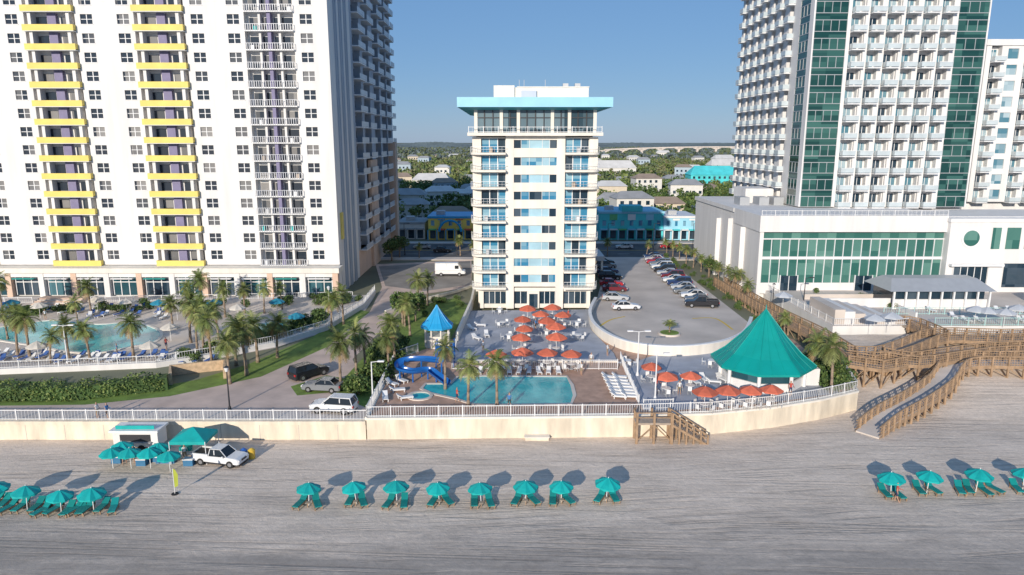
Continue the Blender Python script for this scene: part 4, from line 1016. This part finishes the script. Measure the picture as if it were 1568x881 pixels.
def shop(name,x0,x1,y0,y1,h,wm,trim,acc,bays):
    b=B(name); b.part('walls').box(x0,x1,y0,y1,ZU-.1,ZU+h,wm); b.part('parapet').box(x0-.2,x1+.2,y0-.25,y1+.2,ZU+h,ZU+h+.6,trim)
    w=(x1-x0)/bays
    for i in range(bays):
        q=x0+w*i
        b.part('windows').box(q+.5,q+w-.5,y0-.06,y0-.002,ZU+.3,ZU+2.7,gdark)
        b.part('awnings').box(q+.2,q+w-.2,y0-1.3,y0-.003,ZU+2.9,ZU+3.2,acc[i%len(acc)])
        if h>5: b.part('windows').box(q+.8,q+w-.8,y0-.06,y0-.002,ZU+4.1,ZU+5.6,gblue)
        if h>5 and i%2: b.part('murals').box(q+.2,q+w-.2,y0-.1,y0-.061,ZU+5.7,ZU+h-.2,acc[(i+1)%len(acc)])
        b.part('columns').box(q-.15,q+.15,y0-1.3,y0-1.0,ZU,ZU+2.9,trim)
    b.part('roof_units').box(x0+2,x0+4.5,y0+4,y0+6.5,ZU+h+.6,ZU+h+1.8,steel)
    if name=='gift_shop' and h>6: b.part('tower').box((x0+x1)/2-3,(x0+x1)/2+3,y0-.5,y0+6,ZU+h+.6,ZU+h+2.2,wm)
    b.finish(); hs.append(((x0+x1)/2,(y0+y1)/2,(x1-x0)*.55)); 
aqua=M('aqua_stucco',(.08,.58,.6),.7,.15,.3); aqual=M('sky_blue_stucco',(.3,.6,.74),.7,.1,.3); syel=M('shop_yellow',(.9,.66,.14),.7,.12,.3); sgrn=M('shop_green',(.15,.5,.2),.7,.1); sred=M('shop_red',(.65,.12,.08),.7,.1)
YS=205
shop('surf_shop',XD(656,YS,4),XD(724,YS,4),YS,YS+14,6.2,syel,bluer,[sgrn,sred,bluer],5)
b=B('shop_arch_sign'); x=XD(690,YS,4); 
for i in range(12):
    a0=math.pi*i/12;a1=math.pi*(i+1)/12; b.tube((x+3.2*math.cos(a0),YS-1.4,ZU+2.5+3.2*math.sin(a0)),(x+3.2*math.cos(a1),YS-1.4,ZU+2.5+3.2*math.sin(a1)),.35,bluer,6)
b.finish()
shop('gift_shop',XD(918,YS,4),XD(1015,YS,4),YS,YS+16,7.6,aqua,aqual,[aqual,white2,sgrn],7)
shop('beach_store',XD(1016,YS-1,4),XD(1066,YS-1,4),YS-1,YS+14,6.4,aqual,white2,[white2,aqua],4)
shop('corner_store',XD(608,YS,4),XD(650,YS,4),YS+1,YS+14,4.4,walls[0],roofs[0],[roofs[0]],3)
shop('gift_shop',XD(730,YS,4),XD(800,YS,4),YS+2,YS+14,5,walls[1],white2,[sred,white2],5)
house(XD(968,245,5),248,13,11,9,.1,walls[0],roofs[0]); house(XD(1020,260,5),262,13,10,6,-.1,walls[1],roofs[1]); house(XD(632,250,5),252,11,9,6.5,.1,walls[0],roofs[0]); house(XD(690,232,5),236,12,9,5,0,walls[1],roofs[1])
house(XD(1095,420,5),425,30,14,9,.0,aqua,aqua,'motel_building'); house(XD(660,420,5),425,22,12,6,0,walls[0],roofs[2]); house(XD(940,560,5),565,34,14,8,0,walls[0],roofs[2])
house(XD(625,290,5),292,14,10,7,0,walls[0],roofs[0]); house(XD(675,310,5),312,13,10,7,.2,walls[0],roofs[2]); house(XD(935,330,5),332,14,10,8,0,walls[1],roofs[2]); house(XD(1050,340,5),342,15,11,8,-.1,walls[0],roofs[0]); house(XD(990,380,5),382,14,11,9,.1,walls[0],roofs[1])
random.seed(5)
for i in range(150):
    y=random.uniform(260,1300)
    if random.random()<.35: y=random.uniform(240,520)
    x=random.uniform(-.3,.45)*y
    if any(math.dist((x,y),(a,c))<r+10 for a,c,r in hs): continue
    big=random.random()<.25 and y>450
    house(x,y,random.uniform(10,14)*(2 if big else 1),random.uniform(8,11)*(1.3 if big else 1),random.choice([4,5,6.5,7.5])*(1.35 if y>500 else 1),random.uniform(-.3,.3),random.choice(walls[:2] if big else walls),roofs[2] if big else random.choice(roofs))
def leafmass(name,trees,nl,size,mats,z0=ZU):
    T=np.array(trees); n=len(T); lumps=5
    lc=rng.normal(size=(n,lumps,3))*np.array([.45,.45,.22]); lc=lc*T[:,None,3:4]; lc[:,:,2]+=T[:,None,2]*.62
    idx=rng.integers(0,lumps,size=(n,nl)); c=np.take_along_axis(lc,idx[:,:,None].repeat(3,2),1)
    d=rng.normal(size=(n,nl,3)); d/=np.linalg.norm(d,axis=2,keepdims=True)
    c=c+d*(T[:,None,3:4]*.55)*rng.uniform(.7,1.1,size=(n,nl,1))*np.array([1,1,.75])
    c[:,:,0]+=T[:,None,0]; c[:,:,1]+=T[:,None,1]; c[:,:,2]=np.maximum(c[:,:,2],.3)+z0
    c=c.reshape(-1,3); a=rng.normal(size=c.shape); a/=np.linalg.norm(a,axis=1,keepdims=True); b_=np.cross(a,rng.normal(size=c.shape)); b_/=np.linalg.norm(b_,axis=1,keepdims=True)
    s=size*rng.uniform(.6,1.4,size=(len(c),1)); a*=s; b_*=s*.8
    V=np.stack([c-a,c+b_,c+a,c-b_],1).reshape(-1,3).astype(np.float32); N=len(c)
    me=bpy.data.meshes.new(name); me.vertices.add(4*N); me.vertices.foreach_set('co',V.ravel()); me.loops.add(4*N); me.loops.foreach_set('vertex_index',np.arange(4*N,dtype=np.int32))
    me.polygons.add(N); me.polygons.foreach_set('loop_start',np.arange(0,4*N,4,dtype=np.int32))
    try: me.polygons.foreach_set('loop_total',np.full(N,4,dtype=np.int32))
    except Exception: pass
    for m in mats: me.materials.append(m)
    tree=rng.integers(0,len(mats),size=(n,1)).repeat(nl,1); mi=np.where(rng.random((n,nl))<.6,tree,(idx+tree)%len(mats)); me.polygons.foreach_set('material_index',mi.reshape(-1).astype(np.int32)); me.update(calc_edges=True)
    o=bpy.data.objects.new(name,me); sc.collection.objects.link(o)
def gen(n,y0,y1,h0,h1,avoid=True):
    out=[]
    while len(out)<n:
        y=math.sqrt(random.uniform(y0*y0,y1*y1)); x=random.uniform(-.36,.52)*y
        if avoid and any((x-a)**2+(y-c)**2<(r+1.0)**2 or (abs(x-a)<r*.6 and -10<y-c<0) for a,c,r in hs): continue
        if 1440<y<1680: continue
        h=random.uniform(h0,h1); out.append((x,y,h,h*random.uniform(.4,.55)))
    return out
leafmass('tree_mass',gen(680,217,420,4.5,9),150,.5,[lf1,lf2,lf3,lf2])
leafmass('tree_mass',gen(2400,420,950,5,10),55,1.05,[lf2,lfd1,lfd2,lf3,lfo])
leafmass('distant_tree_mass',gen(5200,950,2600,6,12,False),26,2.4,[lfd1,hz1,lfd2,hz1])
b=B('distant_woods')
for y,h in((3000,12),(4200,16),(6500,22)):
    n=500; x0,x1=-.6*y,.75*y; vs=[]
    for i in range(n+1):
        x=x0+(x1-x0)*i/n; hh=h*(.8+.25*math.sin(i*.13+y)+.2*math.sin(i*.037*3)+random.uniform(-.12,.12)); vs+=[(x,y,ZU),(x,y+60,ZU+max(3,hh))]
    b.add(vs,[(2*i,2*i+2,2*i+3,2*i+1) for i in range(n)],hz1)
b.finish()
sheet('river_water',[(-1200,1440),(1500,1440),(1500,1680),(-1200,1680)],ZU+.05,M('river',(.12,.17,.2),.15,.1,.01))
b=B('concrete_bridge'); n=16; xs=[190+i*38 for i in range(n+1)]; zz=[ZU+10+9*math.sin(math.pi*min(1,(i+2)/16)) for i in range(n+1)]
for i in range(n):
    b.part('deck').add([(xs[i],1470,zz[i]),(xs[i+1],1470,zz[i+1]),(xs[i+1],1484,zz[i+1]),(xs[i],1484,zz[i]),(xs[i],1470,zz[i]-2.4),(xs[i+1],1470,zz[i+1]-2.4),(xs[i+1],1484,zz[i+1]-2.4),(xs[i],1484,zz[i]-2.4)],[(0,1,2,3),(4,7,6,5),(0,4,5,1),(3,2,6,7)],concl)
    b.part('piers').box(xs[i]-2.2,xs[i]+2.2,1472,1482,0,zz[i]-2.4,concl)
    b.part('haunches').add([(xs[i]+2.2,1471,zz[i]-2.4),(xs[i]+12,1471,zz[i]-2.4),(xs[i]+2.2,1471,zz[i]-6.5)],[(0,2,1)],concl); b.add([(xs[i]-2.2,1471,zz[i]-2.4),(xs[i]-12,1471,zz[i]-2.4),(xs[i]-2.2,1471,zz[i]-6.5)],[(0,1,2)],concl)
b.finish()

# ------------------------------------------------------------ light, sky, camera
d=Vector((.334,1.0,-.325)).normalized()
el=math.asin(-d.z); az=math.atan2(-d.x,-d.y)
w=bpy.data.worlds.new('World'); sc.world=w; w.use_nodes=True; nt=w.node_tree
sk=nt.nodes.new('ShaderNodeTexSky'); sk.sky_type='NISHITA'; sk.sun_disc=False; sk.sun_elevation=el; sk.sun_rotation=az%(2*math.pi)
sk.air_density=1.0; sk.dust_density=.2; sk.ozone_density=3.0; sk.altitude=500
mx=nt.nodes.new('ShaderNodeMix'); mx.data_type='RGBA'; mx.inputs[0].default_value=.72; mx.inputs[7].default_value=(1.1,2.45,4.9,1)
nt.links.new(sk.outputs[0],mx.inputs[6]); nt.links.new(mx.outputs[2],nt.nodes['Background'].inputs[0]); nt.nodes['Background'].inputs[1].default_value=.115
sun=bpy.data.lights.new('sun','SUN'); sun.energy=4.5; sun.angle=math.radians(.5); sun.color=(1,.91,.79)
so=bpy.data.objects.new('sun',sun); sc.collection.objects.link(so); so.rotation_euler=d.to_track_quat('-Z','Y').to_euler(); so.location=(-20,-40,80)
cam=bpy.data.cameras.new('camera'); co=bpy.data.objects.new('camera',cam); sc.collection.objects.link(co); sc.camera=co
co.location=(0,0,H); co.rotation_euler=(math.radians(90)-TH,0,0); cam.sensor_width=36; cam.lens=F/1568*36; cam.clip_end=50000; cam.clip_start=.5
sc.view_settings.view_transform='Standard'; sc.view_settings.look='None'; sc.view_settings.exposure=0
